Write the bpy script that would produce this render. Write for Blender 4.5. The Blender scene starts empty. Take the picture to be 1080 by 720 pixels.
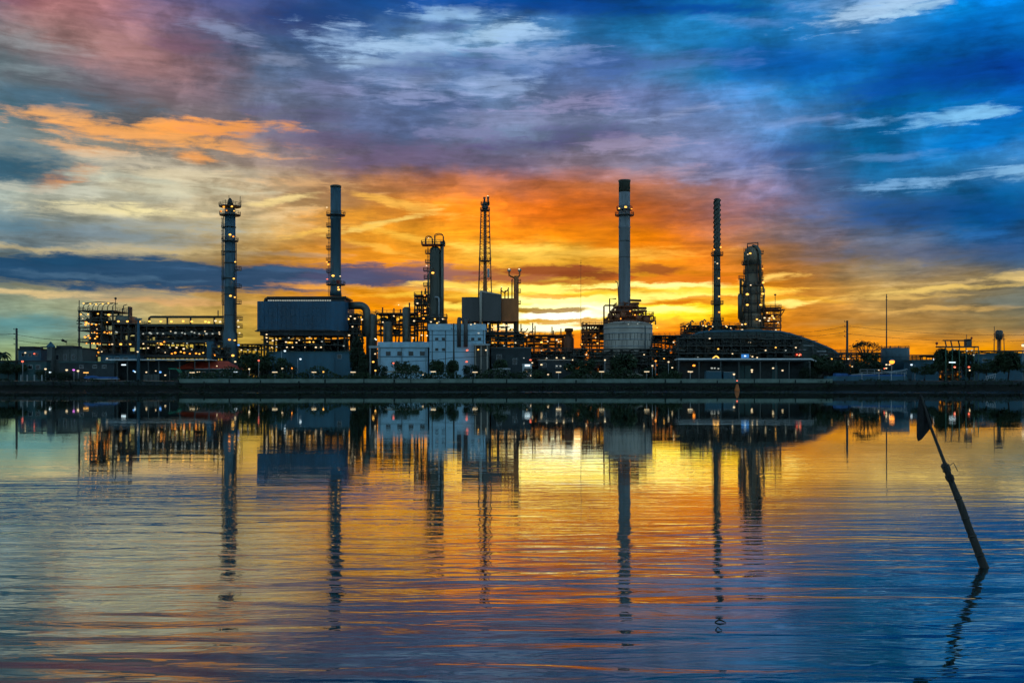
import bpy, math, random
from mathutils import Vector
random.seed(7)
R = random.Random(11)
SC = bpy.context.scene
C = SC.collection
F, HOR, CAMH = 1050.0, 405.0, 2.2          # focal length in px of a 1080 px frame, horizon row, eye height
GZ = 3.4                                   # level of the yard behind the quay


def lin(c):
    return tuple((v / 255 / 12.92) if v / 255 <= 0.04045 else (((v / 255) + 0.055) / 1.055) ** 2.4 for v in c)


# ------------------------------------------------------------------ materials
class NT:
    def __init__(s, tree):
        s.t = tree
        tree.nodes.clear()

    def n(s, typ, **kw):
        nd = s.t.nodes.new(typ)
        for k, v in kw.items():
            setattr(nd, k, v)
        return nd

    def put(s, sock, v):
        if hasattr(v, 'is_linked') or isinstance(v, bpy.types.NodeSocket):
            s.t.links.new(v, sock)
        elif v is not None:
            sock.default_value = v

    def m(s, op, a, b=None, c=None, clamp=False):
        nd = s.n('ShaderNodeMath', operation=op, use_clamp=clamp)
        for i, v in enumerate((a, b, c)):
            if v is not None:
                s.put(nd.inputs[i], v)
        return nd.outputs[0]

    def vm(s, op, a, b=None):
        nd = s.n('ShaderNodeVectorMath', operation=op)
        s.put(nd.inputs[0], a)
        if b is not None:
            s.put(nd.inputs[3 if op == 'SCALE' else 1], b)
        return nd.outputs[1 if op in ('LENGTH', 'DOT_PRODUCT') else 0]

    def rng(s, v, a, b, c=0.0, d=1.0, smooth=True):
        nd = s.n('ShaderNodeMapRange', interpolation_type='SMOOTHSTEP' if smooth else 'LINEAR')
        for i, x in enumerate((v, a, b, c, d)):
            s.put(nd.inputs[i], x)
        return nd.outputs[0]

    def mix(s, f, a, b, blend='MIX'):
        nd = s.n('ShaderNodeMix', data_type='RGBA', blend_type=blend)
        s.put(nd.inputs[0], f)
        for i, v in ((6, a), (7, b)):
            if isinstance(v, tuple) and len(v) == 3:
                v = (*v, 1)
            s.put(nd.inputs[i], v)
        return nd.outputs[2]

    def noise(s, vec, scale, detail=4, rough=0.55, dist=0.0, color=False):
        nd = s.n('ShaderNodeTexNoise')
        s.put(nd.inputs['Vector'], vec)
        nd.inputs['Scale'].default_value = scale
        nd.inputs['Detail'].default_value = detail
        nd.inputs['Roughness'].default_value = rough
        nd.inputs['Distortion'].default_value = dist
        return nd.outputs[1 if color else 0]


def mat(name, col, rough=0.6, metal=0.0, var=0.35, scale=0.5, streak=False, bump=0.0):
    """painted / weathered surface: base colour broken up by dirt noise (vertical streaks when streak)"""
    m = bpy.data.materials.new(name)
    m.use_nodes = True
    N = NT(m.node_tree)
    o = N.n('ShaderNodeOutputMaterial')
    p = N.n('ShaderNodeBsdfPrincipled')
    N.t.links.new(p.outputs[0], o.inputs[0])
    tc = N.n('ShaderNodeTexCoord')
    v = tc.outputs['Object']
    mp = N.n('ShaderNodeMapping')
    N.put(mp.inputs['Vector'], v)
    mp.inputs['Scale'].default_value = (1, 1, 0.12) if streak else (1, 1, 1)
    f = N.noise(mp.outputs[0], scale, 5, 0.65)
    g = N.noise(v, scale * 6, 3)
    k = N.rng(N.m('ADD', N.m('MULTIPLY', f, 0.7), N.m('MULTIPLY', g, 0.3)), 0.32, 0.68)
    lo = tuple(c * (1 - var) for c in col)
    hi = tuple(min(1, c * (1 + var * 0.6)) for c in col)
    N.put(p.inputs['Base Color'], N.mix(k, lo, hi))
    N.put(p.inputs['Roughness'], N.rng(g, 0.3, 0.7, max(0.05, rough - 0.12), min(1, rough + 0.12)))
    p.inputs['Metallic'].default_value = metal
    if bump:
        b = N.n('ShaderNodeBump')
        b.inputs['Strength'].default_value = bump
        N.put(b.inputs['Height'], g)
        N.put(p.inputs['Normal'], b.outputs[0])
    return m


def glow(name, col, strength):
    m = bpy.data.materials.new(name)
    m.use_nodes = True
    N = NT(m.node_tree)
    o = N.n('ShaderNodeOutputMaterial')
    e = N.n('ShaderNodeEmission')
    e.inputs[0].default_value = (*col, 1)
    e.inputs[1].default_value = strength
    N.t.links.new(e.outputs[0], o.inputs[0])
    return m


M = {
    'steel': mat('dark_steel', (0.032, 0.036, 0.032), 0.5, 0.3),
    'rail': mat('rail_steel', (0.05, 0.05, 0.045), 0.5, 0.3),
    'glowbrown': mat('glow_brown_steel', (0.20, 0.062, 0.022), 0.6, 0.1),  # red brown holds the sunset glow round the tallest chimney's foot
    'pipe': mat('lagged_pipe', (0.10, 0.11, 0.095), 0.4, 0.4),
    'bluecol': mat('blue_grey_cladding', (0.038, 0.092, 0.125), 0.45, 0.2, streak=True),
    'stackgrey': mat('stack_concrete', (0.165, 0.19, 0.21), 0.7, streak=True),
    'stackdark': mat('stack_dark_band', (0.050, 0.058, 0.045), 0.6, streak=True),
    'navy': mat('navy_sheet', (0.003, 0.062, 0.125), 0.5, var=0.5, scale=0.15, streak=True),
    'boxgrey': mat('grey_sheet', (0.06, 0.058, 0.058), 0.5, streak=True, scale=0.2),
    'gloworange': mat('glow_orange_cladding', (0.36, 0.105, 0.014), 0.5, streak=True),  # orange stands in for sunset glow on furnace end and short stack
    'white': mat('white_wall', (0.34, 0.56, 0.70), 0.6, var=0.26, scale=0.15, streak=True),
    'colgrey': mat('column_cladding', (0.15, 0.12, 0.08), 0.45, 0.2, streak=True),
    'tank': mat('pale_tank_paint', (0.36, 0.32, 0.27), 0.5, var=0.24, scale=0.2, streak=True),
    'teal': mat('teal_wall', (0.026, 0.08, 0.088), 0.7, streak=True, scale=0.2),
    'bluewall': mat('blue_wall', (0.03, 0.105, 0.155), 0.7, streak=True, scale=0.2),
    'grey': mat('grey_render', (0.085, 0.10, 0.098), 0.8, streak=True, scale=0.2),
    'darkwall': mat('dark_wall', (0.022, 0.035, 0.04), 0.8),
    'redroof': mat('red_roof', (0.42, 0.048, 0.018), 0.7),
    'roofdark': mat('dark_roof', (0.02, 0.025, 0.03), 0.7),
    'palegrey': mat('pale_metal', (0.30, 0.34, 0.36), 0.5),
    'greencol': mat('green_paint', (0.03, 0.12, 0.085), 0.6),
    'greencloth': mat('green_cloth', (0.03, 0.22, 0.13), 0.9),
    'bluetarp': mat('blue_cover', (0.02, 0.10, 0.30), 0.7),
    'hall': mat('hall_sheet', (0.026, 0.050, 0.047), 0.6, var=0.4, scale=0.12, streak=True),
    'glass': mat('dark_glass', (0.01, 0.015, 0.02), 0.15, var=0.1),
    'bark': mat('bark', (0.035, 0.026, 0.018), 0.9),
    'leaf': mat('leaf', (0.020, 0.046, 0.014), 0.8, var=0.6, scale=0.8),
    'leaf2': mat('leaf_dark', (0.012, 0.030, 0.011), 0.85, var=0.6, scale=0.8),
    'wood': mat('weathered_bamboo', (0.028, 0.026, 0.022), 0.75, var=0.6, scale=18, streak=True, bump=0.5),
    'cloth': mat('black_cloth', (0.006, 0.007, 0.008), 0.9, var=0.3, scale=14),
    'buoy': mat('orange_buoy_paint', (0.55, 0.13, 0.01), 0.5),
    'cordm': mat('faded_cord', (0.06, 0.07, 0.07), 0.8, scale=30),
    'coping': mat('quay_coping', (0.15, 0.215, 0.185), 0.85, scale=0.3),
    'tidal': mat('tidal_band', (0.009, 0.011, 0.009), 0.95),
    'whitepaint': mat('white_paint', (0.72, 0.76, 0.78), 0.5, var=0.15),
    'wire': mat('wire', (0.012, 0.012, 0.012), 0.6),
}
G = {
    'o': glow('lamp_sodium', (1.0, 0.30, 0.03), 2.7),
    'y': glow('lamp_amber', (1.0, 0.48, 0.08), 2.3),
    'w': glow('lamp_warm_white', (1.0, 0.74, 0.42), 1.4),
    'c': glow('lamp_cool_white', (0.72, 0.9, 1.0), 1.5),
    'd': glow('lamp_dim_white', (0.85, 0.9, 0.8), 0.5),
    'r': glow('lamp_red', (1.0, 0.16, 0.08), 2.0),
    'm': glow('lamp_magenta', (0.8, 0.2, 0.8), 1.6),
    'b': glow('lamp_blue', (0.15, 0.42, 1.0), 1.6),
}

# ------------------------------------------------------------------ mesh builder
ORG = {}


class MB:
    def __init__(s):
        s.v, s.f, s.sm = [], [], []

    def add(s, vs, fs, smooth=False):
        b = len(s.v)
        s.v += [tuple(p) for p in vs]
        for f in fs:
            s.f.append(tuple(b + i for i in f))
            s.sm.append(smooth)
        return s

    def box(s, x0, x1, y0, y1, z0, z1):
        v = [(x, y, z) for z in (z0, z1) for y in (y0, y1) for x in (x0, x1)]
        return s.add(v, [(0, 2, 3, 1), (4, 5, 7, 6), (0, 1, 5, 4), (2, 6, 7, 3), (0, 4, 6, 2), (1, 3, 7, 5)])

    def tube(s, pts, r, n=8, caps=True):
        pts = [Vector(p) for p in pts]
        rs = r if isinstance(r, (list, tuple)) else [r] * len(pts)
        vs, fs = [], []
        T0 = (pts[1] - pts[0]).normalized()
        u = T0.orthogonal().normalized()
        for i, p in enumerate(pts):
            a = pts[max(i - 1, 0)]
            b = pts[min(i + 1, len(pts) - 1)]
            t = (b - a).normalized()
            u = (u - t * u.dot(t)).normalized()
            w = t.cross(u)
            for k in range(n):
                an = 2 * math.pi * (k + 0.5) / n
                vs.append(p + (u * math.cos(an) + w * math.sin(an)) * rs[i])
        for i in range(len(pts) - 1):
            for k in range(n):
                k2 = (k + 1) % n
                fs.append((i * n + k, i * n + k2, (i + 1) * n + k2, (i + 1) * n + k))
        s.add(vs, fs, n > 5)
        if caps:
            b = len(s.v) - len(vs)
            s.f.append(tuple(b + k for k in reversed(range(n))))
            s.f.append(tuple(b + (len(pts) - 1) * n + k for k in range(n)))
            s.sm += [False, False]
        return s

    def bar(s, p, q, w):
        return s.tube([p, q], w * 0.707, 4)

    def lathe(s, cx, cy, prof, n=24, smooth=True):
        vs, fs = [], []
        for z, r in prof:
            for k in range(n):
                a = 2 * math.pi * k / n
                vs.append((cx + r * math.cos(a), cy + r * math.sin(a), z))
        for i in range(len(prof) - 1):
            for k in range(n):
                k2 = (k + 1) % n
                fs.append((i * n + k, i * n + k2, (i + 1) * n + k2, (i + 1) * n + k))
        s.add(vs, fs, smooth)
        b = len(s.v) - len(vs)
        s.f.append(tuple(b + k for k in reversed(range(n))))
        s.f.append(tuple(b + (len(prof) - 1) * n + k for k in range(n)))
        s.sm += [False, False]
        return s

    def sph(s, c, r, n=8, m=6, sq=(1, 1, 1)):
        prof = [(math.cos(math.pi * i / m), math.sin(math.pi * i / m)) for i in range(m + 1)]
        vs = [(c[0] + r * sq[0] * q * math.cos(2 * math.pi * k / n), c[1] + r * sq[1] * q * math.sin(2 * math.pi * k / n), c[2] - r * sq[2] * z)
              for z, q in prof for k in range(n)]
        fs = [(i * n + k, i * n + (k + 1) % n, (i + 1) * n + (k + 1) % n, (i + 1) * n + k) for i in range(m) for k in range(n)]
        return s.add(vs, fs, True)

    def prism(s, poly, y0, y1):
        """outline in x,z pushed from y0 to y1"""
        n = len(poly)
        vs = [(x, y0, z) for x, z in poly] + [(x, y1, z) for x, z in poly]
        fs = [tuple(range(n)), tuple(reversed(range(n, 2 * n)))]
        fs += [(i, n + i, n + (i + 1) % n, (i + 1) % n) for i in range(n)]
        return s.add(vs, fs)

    def rail(s, pts, h=1.1, post=2.2, w=0.09):
        for a, b in zip(pts[:-1], pts[1:]):
            a, b = Vector(a), Vector(b)
            for hh in (h, h * 0.5):
                s.bar(a + Vector((0, 0, hh)), b + Vector((0, 0, hh)), w)
            k = max(1, int((b - a).length / post))
            for i in range(k + 1):
                p = a.lerp(b, i / k)
                s.bar(p, p + Vector((0, 0, h)), w)
        return s

    def build(s, name, m, parent=None, label=None):
        me = bpy.data.meshes.new(name)
        o = ORG.get(parent.name, Vector()) if parent else Vector()
        me.from_pydata([(x - o[0], y - o[1], z - o[2]) for x, y, z in s.v], [], s.f)
        me.polygons.foreach_set('use_smooth', s.sm)
        if m: me.materials.append(m)
        me.validate()
        me.update()
        ob = bpy.data.objects.new(name, me)
        C.objects.link(ob)
        if parent:
            ob.parent = parent
            ORG[ob.name] = o
        if label:
            ob['label'] = label
        return ob


def T(name, label, cat, loc, group=None):
    o = bpy.data.objects.new(name, None)
    o.empty_display_size = 0.5
    C.objects.link(o)
    o.location = loc
    ORG[o.name] = Vector(loc)
    o['label'] = label
    o['category'] = cat
    if group:
        o['group'] = group
    return o


def tag(o, label=None, cat=None, group=None, kind=None):
    for k, v in (('label', label), ('category', cat), ('group', group), ('kind', kind)):
        if v:
            o[k] = v
    return o


def dup(o, parent=None):
    c = o.copy()
    C.objects.link(c)
    if parent:
        c.parent = parent
    for ch in list(o.children):
        dup(ch, c)
    return c


class W:
    """measures taken off the photograph at a chosen distance Y: x in px -> metres, row -> height"""
    def __init__(s, Y):
        s.Y, s.s = Y, Y / F

    def x(s, px):
        return (px - 540) * s.s

    def z(s, py):
        return CAMH + (HOR - py) * s.s

    def p(s, px, py, dy=0.0):
        return (s.x(px), s.Y + dy, s.z(py))


LAMP_ME = {}


def lamps(t, w, pts, dy=-0.6, r=0.42):
    """small globe lamps fixed to a thing, one child each"""
    o = ORG[t.name]
    for q in pts:
        px, py = q[0], q[1]
        k = q[2] if len(q) > 2 else 'y'
        rr = round((q[3] if len(q) > 3 else r) * .68, 3)
        key = (k, rr)
        if key not in LAMP_ME:
            me = bpy.data.meshes.new('lamp')
            b = MB().sph((0, 0, 0), rr, 8, 5, (1.25, 1, 0.8))
            me.from_pydata(b.v, [], b.f)
            me.polygons.foreach_set('use_smooth', b.sm)
            me.materials.append(G[k])
            me.validate()
            LAMP_ME[key] = me
        ob = bpy.data.objects.new('lamp', LAMP_ME[key])
        C.objects.link(ob)
        ob.parent = t
        ob.location = Vector(w.p(px, py, dy)) - o
        ORG[ob.name] = o
# ------------------------------------------------------------------ sky
PXS = [0, 90, 180, 270, 360, 450, 540, 630, 720, 810, 900, 990, 1080]
ROWS = [
 (-420, [(30,60,110)]*13),
 (-120, [(95,80,105),(100,80,110),(70,75,120),(45,70,125),(25,70,135),(20,70,140),(5,70,145),(0,65,145),(0,77,149),(5,97,169),(35,121,184),(5,108,179),(0,94,169)]),
 (0,   [(125,95,110),(155,105,108),(95,85,120),(60,75,125),(25,70,130),(30,80,150),(5,75,150),(0,70,150),(0,89,164),(35,122,189),(110,160,212),(25,128,199),(0,112,194)]),
 (40,  [(125,125,130),(185,132,125),(150,112,118),(88,106,142),(78,116,167),(113,156,197),(103,156,207),(48,125,187),(38,138,202),(25,123,194),(0,110,189),(0,100,179),(0,100,179)]),
 (80,  [(105,130,140),(140,130,140),(160,125,130),(103,111,137),(98,121,162),(113,141,187),(98,131,182),(93,126,182),(48,119,172),(0,93,169),(0,95,174),(0,78,159),(0,65,150)]),
 (110, [(80,115,130),(95,115,130),(115,110,125),(108,111,132),(103,116,152),(88,116,162),(103,131,172),(113,126,172),(98,121,172),(60,124,175),(25,111,174),(5,108,179),(0,100,174)]),
 (140, [(130,145,145),(140,145,140),(140,130,125),(118,111,122),(93,101,132),(93,111,152),(118,136,172),(113,131,167),(108,126,167),(90,120,170),(15,112,174),(0,99,169),(0,94,164)]),
 (175, [(110,130,135),(160,155,140),(170,158,138),(150,130,116),(118,100,110),(112,100,118),(112,103,130),(140,122,138),(124,126,158),(90,110,160),(35,103,154),(35,115,172),(60,130,190)]),
 (200, [(150,160,150),(172,170,150),(190,178,145),(200,172,128),(212,150,92),(192,118,70),(172,100,68),(190,106,60),(168,108,92),(124,112,140),(70,105,155),(25,105,159),(5,102,164)]),
 (225, [(140,160,160),(180,177,152),(195,182,148),(200,168,118),(228,160,75),(248,145,35),(240,122,28),(235,115,30),(200,110,70),(145,115,130),(85,105,145),(10,90,149),(0,87,149)]),
 (250, [(125,148,158),(135,150,155),(178,167,135),(205,168,105),(225,152,55),(248,160,35),(245,140,18),(248,138,12),(228,122,32),(170,120,95),(110,110,130),(55,95,142),(35,90,148)]),
 (270, [(120,140,145),(150,150,135),(180,162,122),(212,158,80),(232,148,42),(248,160,38),(253,190,60),(252,175,45),(238,132,22),(200,127,55),(135,112,105),(90,100,122),(60,95,132)]),
 (290, [(120,130,125),(150,145,120),(180,155,105),(218,152,70),(235,148,42),(240,142,30),(245,165,45),(248,175,45),(242,142,18),(215,132,45),(170,137,85),(150,132,100),(110,115,112)]),
 (310, [(165,162,122),(190,167,118),(198,162,108),(222,160,65),(250,160,30),(252,165,32),(252,195,60),(254,215,80),(252,165,25),(232,142,25),(198,145,65),(178,142,80),(130,125,100)]),
 (330, [(120,155,145),(150,160,130),(195,167,100),(210,165,75),(248,158,22),(248,150,22),(252,205,80),(255,235,130),(253,185,40),(232,145,25),(182,132,65),(145,122,85),(105,112,102)]),
 (350, [(90,140,140),(130,150,130),(185,165,85),(200,160,65),(245,150,15),(245,145,12),(248,160,25),(248,148,18),(243,130,10),(236,132,12),(208,135,32),(170,127,60),(140,116,72)]),
 (375, [(150,165,110),(150,160,100),(190,165,70),(205,155,45),(243,140,10),(243,130,8),(243,130,15),(243,125,10),(238,115,8),(233,120,8),(243,140,8),(243,150,15),(235,150,28)]),
 (402, [(120,140,100),(130,140,90),(165,140,60),(180,130,40),(225,120,10),(228,110,8),(232,110,10),(232,105,8),(225,98,8),(220,105,8),(228,125,8),(228,132,15),(215,132,28)]),
]
# px, row, half width, half height, tilt deg, colour, softness, noise, opacity
SPL = [
 (165,142,125,14,3,(246,168,88),0.9,1.25,0.85), (48,120,34,6,-3,(245,175,105),0.9,0.8,0.85), (240,135,70,9,-5,(252,162,76),0.8,1.2,0.88),
 (205,167,22,7,0,(250,165,85),0.8,0.7,0.8), (65,188,34,9,-22,(250,172,100),0.8,0.8,0.9), (85,157,45,5,5,(245,182,120),0.9,1.3,0.6),
 (12,178,62,20,0,(40,88,112),0.7,0.7,0.9), (60,105,90,14,0,(70,105,128),1.0,0.8,0.6), (130,207,90,7,0,(170,175,160),0.9,0.8,0.5),
 (130,222,80,8,0,(255,238,175),1.0,1.1,0.9), (190,200,90,10,0,(205,200,170),1.0,1.2,0.7), (80,222,60,8,0,(225,215,175),1.0,1.2,0.7), (225,235,80,10,0,(200,188,150),1.0,1.2,0.6), (250,182,80,8,0,(190,178,155),1.0,1.2,0.6), (120,185,60,7,0,(190,195,175),1.0,1.2,0.6), (290,212,60,5,-12,(255,225,150),0.9,0.9,0.75), (330,245,40,4,-15,(255,200,90),0.9,0.8,0.7),
 (60,200,70,8,0,(200,200,180),1.0,1.4,0.7), (200,185,80,6,0,(215,200,165),1.0,1.4,0.7), (280,225,70,6,-6,(235,200,145),1.0,1.4,0.7), (180,262,120,5,0,(210,185,130),1.0,1.3,0.6), (150,170,60,6,0,(200,190,165),1.0,1.4,0.6), (330,195,70,6,5,(225,175,120),1.0,1.4,0.6), (170,235,90,7,0,(145,155,155),1.0,1.3,0.6),
 (100,247,120,12,0,(120,142,155),0.9,0.8,0.75), (15,240,45,10,0,(85,125,145),0.8,0.7,0.7), (30,262,110,4,0,(215,190,130),0.9,0.9,0.6),
 (355,150,120,14,0,(95,80,110),1.0,0.9,0.6), (440,165,110,16,-6,(105,90,128),1.0,0.9,0.5), (570,152,75,10,-4,(72,66,112),1.0,0.9,0.65),
 (300,22,70,22,5,(58,62,108),1.0,0.9,0.55), (350,18,80,18,0,(15,60,120),1.0,0.8,0.6), (150,75,75,14,5,(165,120,120),1.0,0.8,0.4), (190,48,60,14,0,(110,80,105),1.0,0.9,0.55),
 (35,45,50,12,0,(150,160,165),1.0,0.8,0.5), (40,75,60,9,0,(140,155,160),1.0,0.8,0.4),
 (375,45,50,16,4,(150,182,220),1.0,1.5,0.75), (425,50,60,14,0,(165,198,230),1.0,1.5,0.75), (240,33,40,9,10,(140,155,190),1.0,1.0,0.55), (480,14,50,10,-6,(150,190,228),1.0,1.5,0.75), (520,38,50,14,-10,(170,205,235),1.0,1.6,0.8), (470,42,45,10,5,(150,185,225),1.0,1.5,0.7), (545,55,50,9,0,(150,180,222),1.0,1.5,0.6),
 (395,66,45,6,0,(165,195,225),1.0,0.9,0.7), (560,38,40,9,0,(150,185,225),1.0,0.9,0.6), (440,85,60,10,0,(150,165,205),1.0,1.0,0.5), (300,65,30,8,0,(150,160,190),1.0,1.0,0.4),
 (470,30,40,7,0,(60,90,150),0.9,0.9,0.6), (470,110,60,14,0,(85,100,150),1.0,0.9,0.5), (430,75,50,8,8,(80,100,155),1.0,0.9,0.5),
 (600,8,200,10,3,(0,66,145),1.0,0.7,0.8), (760,10,110,6,4,(0,70,155),1.0,0.7,0.7), (900,15,60,14,-8,(160,195,228),0.95,1.5,0.85), (940,6,70,10,-6,(165,200,232),0.95,1.5,0.85), (985,4,40,6,-6,(160,200,230),0.9,1.3,0.75), (865,6,50,9,0,(110,160,215),1.0,1.3,0.7), (800,22,60,8,8,(90,140,205),1.0,0.9,0.6),
 (985,85,110,24,-5,(0,66,155),1.0,0.8,0.7), (830,65,110,20,10,(5,85,170),1.0,0.8,0.5), (710,65,80,14,0,(90,120,185),1.0,0.9,0.4),
 (955,127,60,7,2,(105,165,218),1.0,1.6,0.75), (1010,121,55,8,-4,(115,180,226),1.0,1.6,0.78), (1045,119,25,4,0,(130,195,235),0.9,1.3,0.7), (1040,118,30,5,0,(120,185,232),0.9,0.9,0.7), (720,119,45,7,-8,(150,165,205),1.0,0.9,0.6), (850,128,60,6,0,(115,145,195),1.0,0.9,0.6),
 (950,194,60,4,-2,(120,170,215),0.95,1.4,0.7), (1020,188,75,7,-4,(120,172,216),1.0,1.6,0.78), (1070,183,40,7,-4,(125,178,218),1.0,1.5,0.75), (940,165,55,5,0,(90,140,195),1.0,0.9,0.6), (830,160,70,8,-3,(20,75,140),1.0,0.9,0.6), (940,215,110,12,0,(50,95,150),1.0,0.9,0.5), (900,236,60,9,0,(75,105,150),1.0,0.9,0.4),
 (1010,222,120,20,0,(0,68,135),1.0,0.8,0.65), (960,268,110,12,0,(70,85,118),1.0,0.9,0.55), (1060,272,70,8,0,(45,85,130),1.0,0.8,0.55),
 (620,185,60,8,0,(170,112,105),1.0,0.8,0.4), (700,182,70,8,-5,(205,150,145),1.0,0.9,0.35), (540,125,90,12,0,(140,142,180),1.0,0.9,0.45),
 (430,100,70,14,0,(150,162,205),0.9,1.5,0.6), (520,90,55,12,0,(150,175,215),0.9,1.5,0.6), (600,110,60,11,0,(155,150,190),0.9,1.5,0.55), (350,95,50,12,0,(125,130,170),0.9,1.5,0.5), (560,60,70,12,0,(140,165,210),0.9,1.6,0.6), (680,150,70,9,0,(165,150,180),0.9,1.5,0.5), (480,140,60,9,0,(130,130,170),0.9,1.5,0.5), (760,185,60,7,0,(150,150,185),0.9,1.5,0.5),
 (480,65,60,10,0,(70,95,150),0.9,1.5,0.6), (640,65,60,12,0,(60,95,160),0.9,1.5,0.5), (600,140,70,8,0,(85,85,130),0.9,1.5,0.5), (330,120,70,10,0,(90,88,125),0.9,1.5,0.5),
 # the slate band and its broken right end
 (165,289,300,17,0,(26,72,108),0.45,0.62,0.97), (60,274,60,7,1,(26,72,106),0.6,0.8,0.85), (385,292,75,13,0,(78,80,112),0.5,0.85,0.9), (455,287,55,9,3,(130,95,105),0.7,0.95,0.75),
 (505,290,45,8,0,(165,105,85),0.8,0.95,0.7),
 (300,268,70,4,0,(150,135,120),0.9,0.9,0.5), (360,258,40,5,5,(190,130,70),0.9,0.9,0.6),
 (130,312,100,5,0,(150,140,115),0.9,0.9,0.6), (40,308,50,4,0,(240,205,140),0.9,0.9,0.7), (200,318,80,4,0,(225,170,110),0.9,0.9,0.6), (30,340,60,6,0,(85,140,145),0.9,0.9,0.6),
 (420,215,80,5,12,(255,190,80),0.9,1.0,0.75), (400,236,70,4,-14,(255,215,110),0.9,1.0,0.8), (430,250,60,5,10,(255,195,70),0.9,1.0,0.7), (365,228,45,10,0,(250,165,45),1.0,1.0,0.7), (400,262,50,4,12,(255,190,70),0.9,1.0,0.7),
 (400,305,70,5,0,(250,175,60),0.9,1.0,0.8), (430,318,70,4,0,(215,125,25),0.9,1.0,0.6), (430,330,60,4,0,(255,180,50),0.9,1.0,0.6), (340,302,60,4,0,(255,170,50),0.9,0.9,0.7),
 (110,293,90,4,0,(75,108,135),0.9,1.2,0.6), (290,284,80,4,0,(60,95,130),0.9,1.2,0.6), (330,297,60,3,0,(80,100,130),0.9,1.2,0.5),
 # light behind the cloud
 (600,268,140,8,0,(255,200,80),1.0,0.9,0.7), (530,262,70,6,0,(255,210,90),0.9,0.9,0.6),
 (600,356,130,9,0,(248,125,8),1.0,0.6,0.7), (605,325,125,26,0,(255,208,40),0.7,0.35,0.97), (560,305,80,6,0,(255,225,110),0.8,0.7,0.9), (625,318,80,7,-3,(255,252,150),0.8,0.5,0.95), (570,316,60,5,0,(255,245,150),0.8,0.6,0.95),
 (600,323,70,5,0,(255,250,170),0.6,0.3,1.0), (606,330,72,6.5,-3,(255,255,225),0.5,0.4,1.0), (590,343,72,5.5,-3,(255,252,205),0.6,0.55,0.95), (565,326,55,3,0,(150,105,10),0.6,0.7,0.9), (600,337.5,95,2.2,-1,(215,150,20),0.6,0.6,0.85), (640,341,40,3,0,(245,170,30),0.8,0.7,0.8), (590,312,50,2.5,0,(235,160,40),0.8,0.8,0.8),
 (585,286,75,7,0,(150,72,38),0.6,0.9,0.95), (628,291,50,6,2,(140,66,30),0.6,0.9,0.95), (545,294,50,5,0,(170,95,60),0.7,0.9,0.85), (690,285,38,6,0,(160,82,35),0.6,0.9,0.9), (715,295,80,8,0,(225,112,28),0.8,0.8,0.7), (600,298,60,3,0,(185,100,35),0.7,0.9,0.8),
 (475,322,45,5,0,(255,222,90),0.7,0.8,0.9), (440,312,60,4,0,(255,200,60),0.8,0.9,0.8), (420,335,60,4,0,(255,185,45),0.8,0.9,0.8), (470,300,50,4,0,(255,205,80),0.8,0.9,0.8), (665,302,70,3.5,0,(255,240,140),0.7,0.7,0.9), (650,316,40,4,0,(255,240,120),0.7,0.6,0.9), (640,305,50,2.2,0,(220,130,30),0.7,0.8,0.8), (780,309,60,4,0,(255,215,85),0.8,0.9,0.85), (770,325,55,3.5,0,(255,205,55),0.8,0.9,0.85), (690,340,60,3,0,(255,180,40),0.8,0.8,0.7),
 (700,311,70,5,0,(255,238,120),0.8,0.6,0.95), (706,328,80,10,0,(255,225,40),0.8,0.5,0.97), (702,327,50,5,0,(255,255,165),0.7,0.5,0.95), (720,319,60,2.5,0,(225,110,12),0.7,0.7,0.85),
 (735,306,95,6,0,(255,205,60),0.9,0.95,0.85), (715,301,50,4,0,(255,235,140),0.9,0.9,0.85), (730,327,70,8,0,(255,215,35),0.9,0.85,0.95), (705,326,35,5,0,(255,245,130),0.8,0.8,0.9), (755,315,70,3,0,(215,115,15),0.9,0.9,0.75),
 (800,318,75,5,0,(255,190,50),0.9,0.85,0.9), (828,320,30,3.5,0,(255,225,120),0.9,0.8,0.9), (815,293,40,5,-5,(255,205,100),0.9,0.9,0.85), (780,283,60,6,0,(240,140,50),1.0,0.9,0.5),
 (650,366,130,7,0,(244,116,8),1.0,0.8,0.6), (1000,304,90,4,-2,(245,205,110),0.95,0.95,0.8), (950,313,70,3,0,(235,190,100),0.9,0.9,0.6), (985,327,80,4,0,(238,185,95),0.9,0.9,0.65), (1060,318,50,7,0,(110,120,115),0.9,0.9,0.6), (930,340,110,5,0,(165,125,70),0.9,0.9,0.5),
 (1000,298,70,3,0,(225,190,125),0.9,0.9,0.6), (1070,292,40,5,0,(235,200,120),0.9,0.9,0.6),
]


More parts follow.
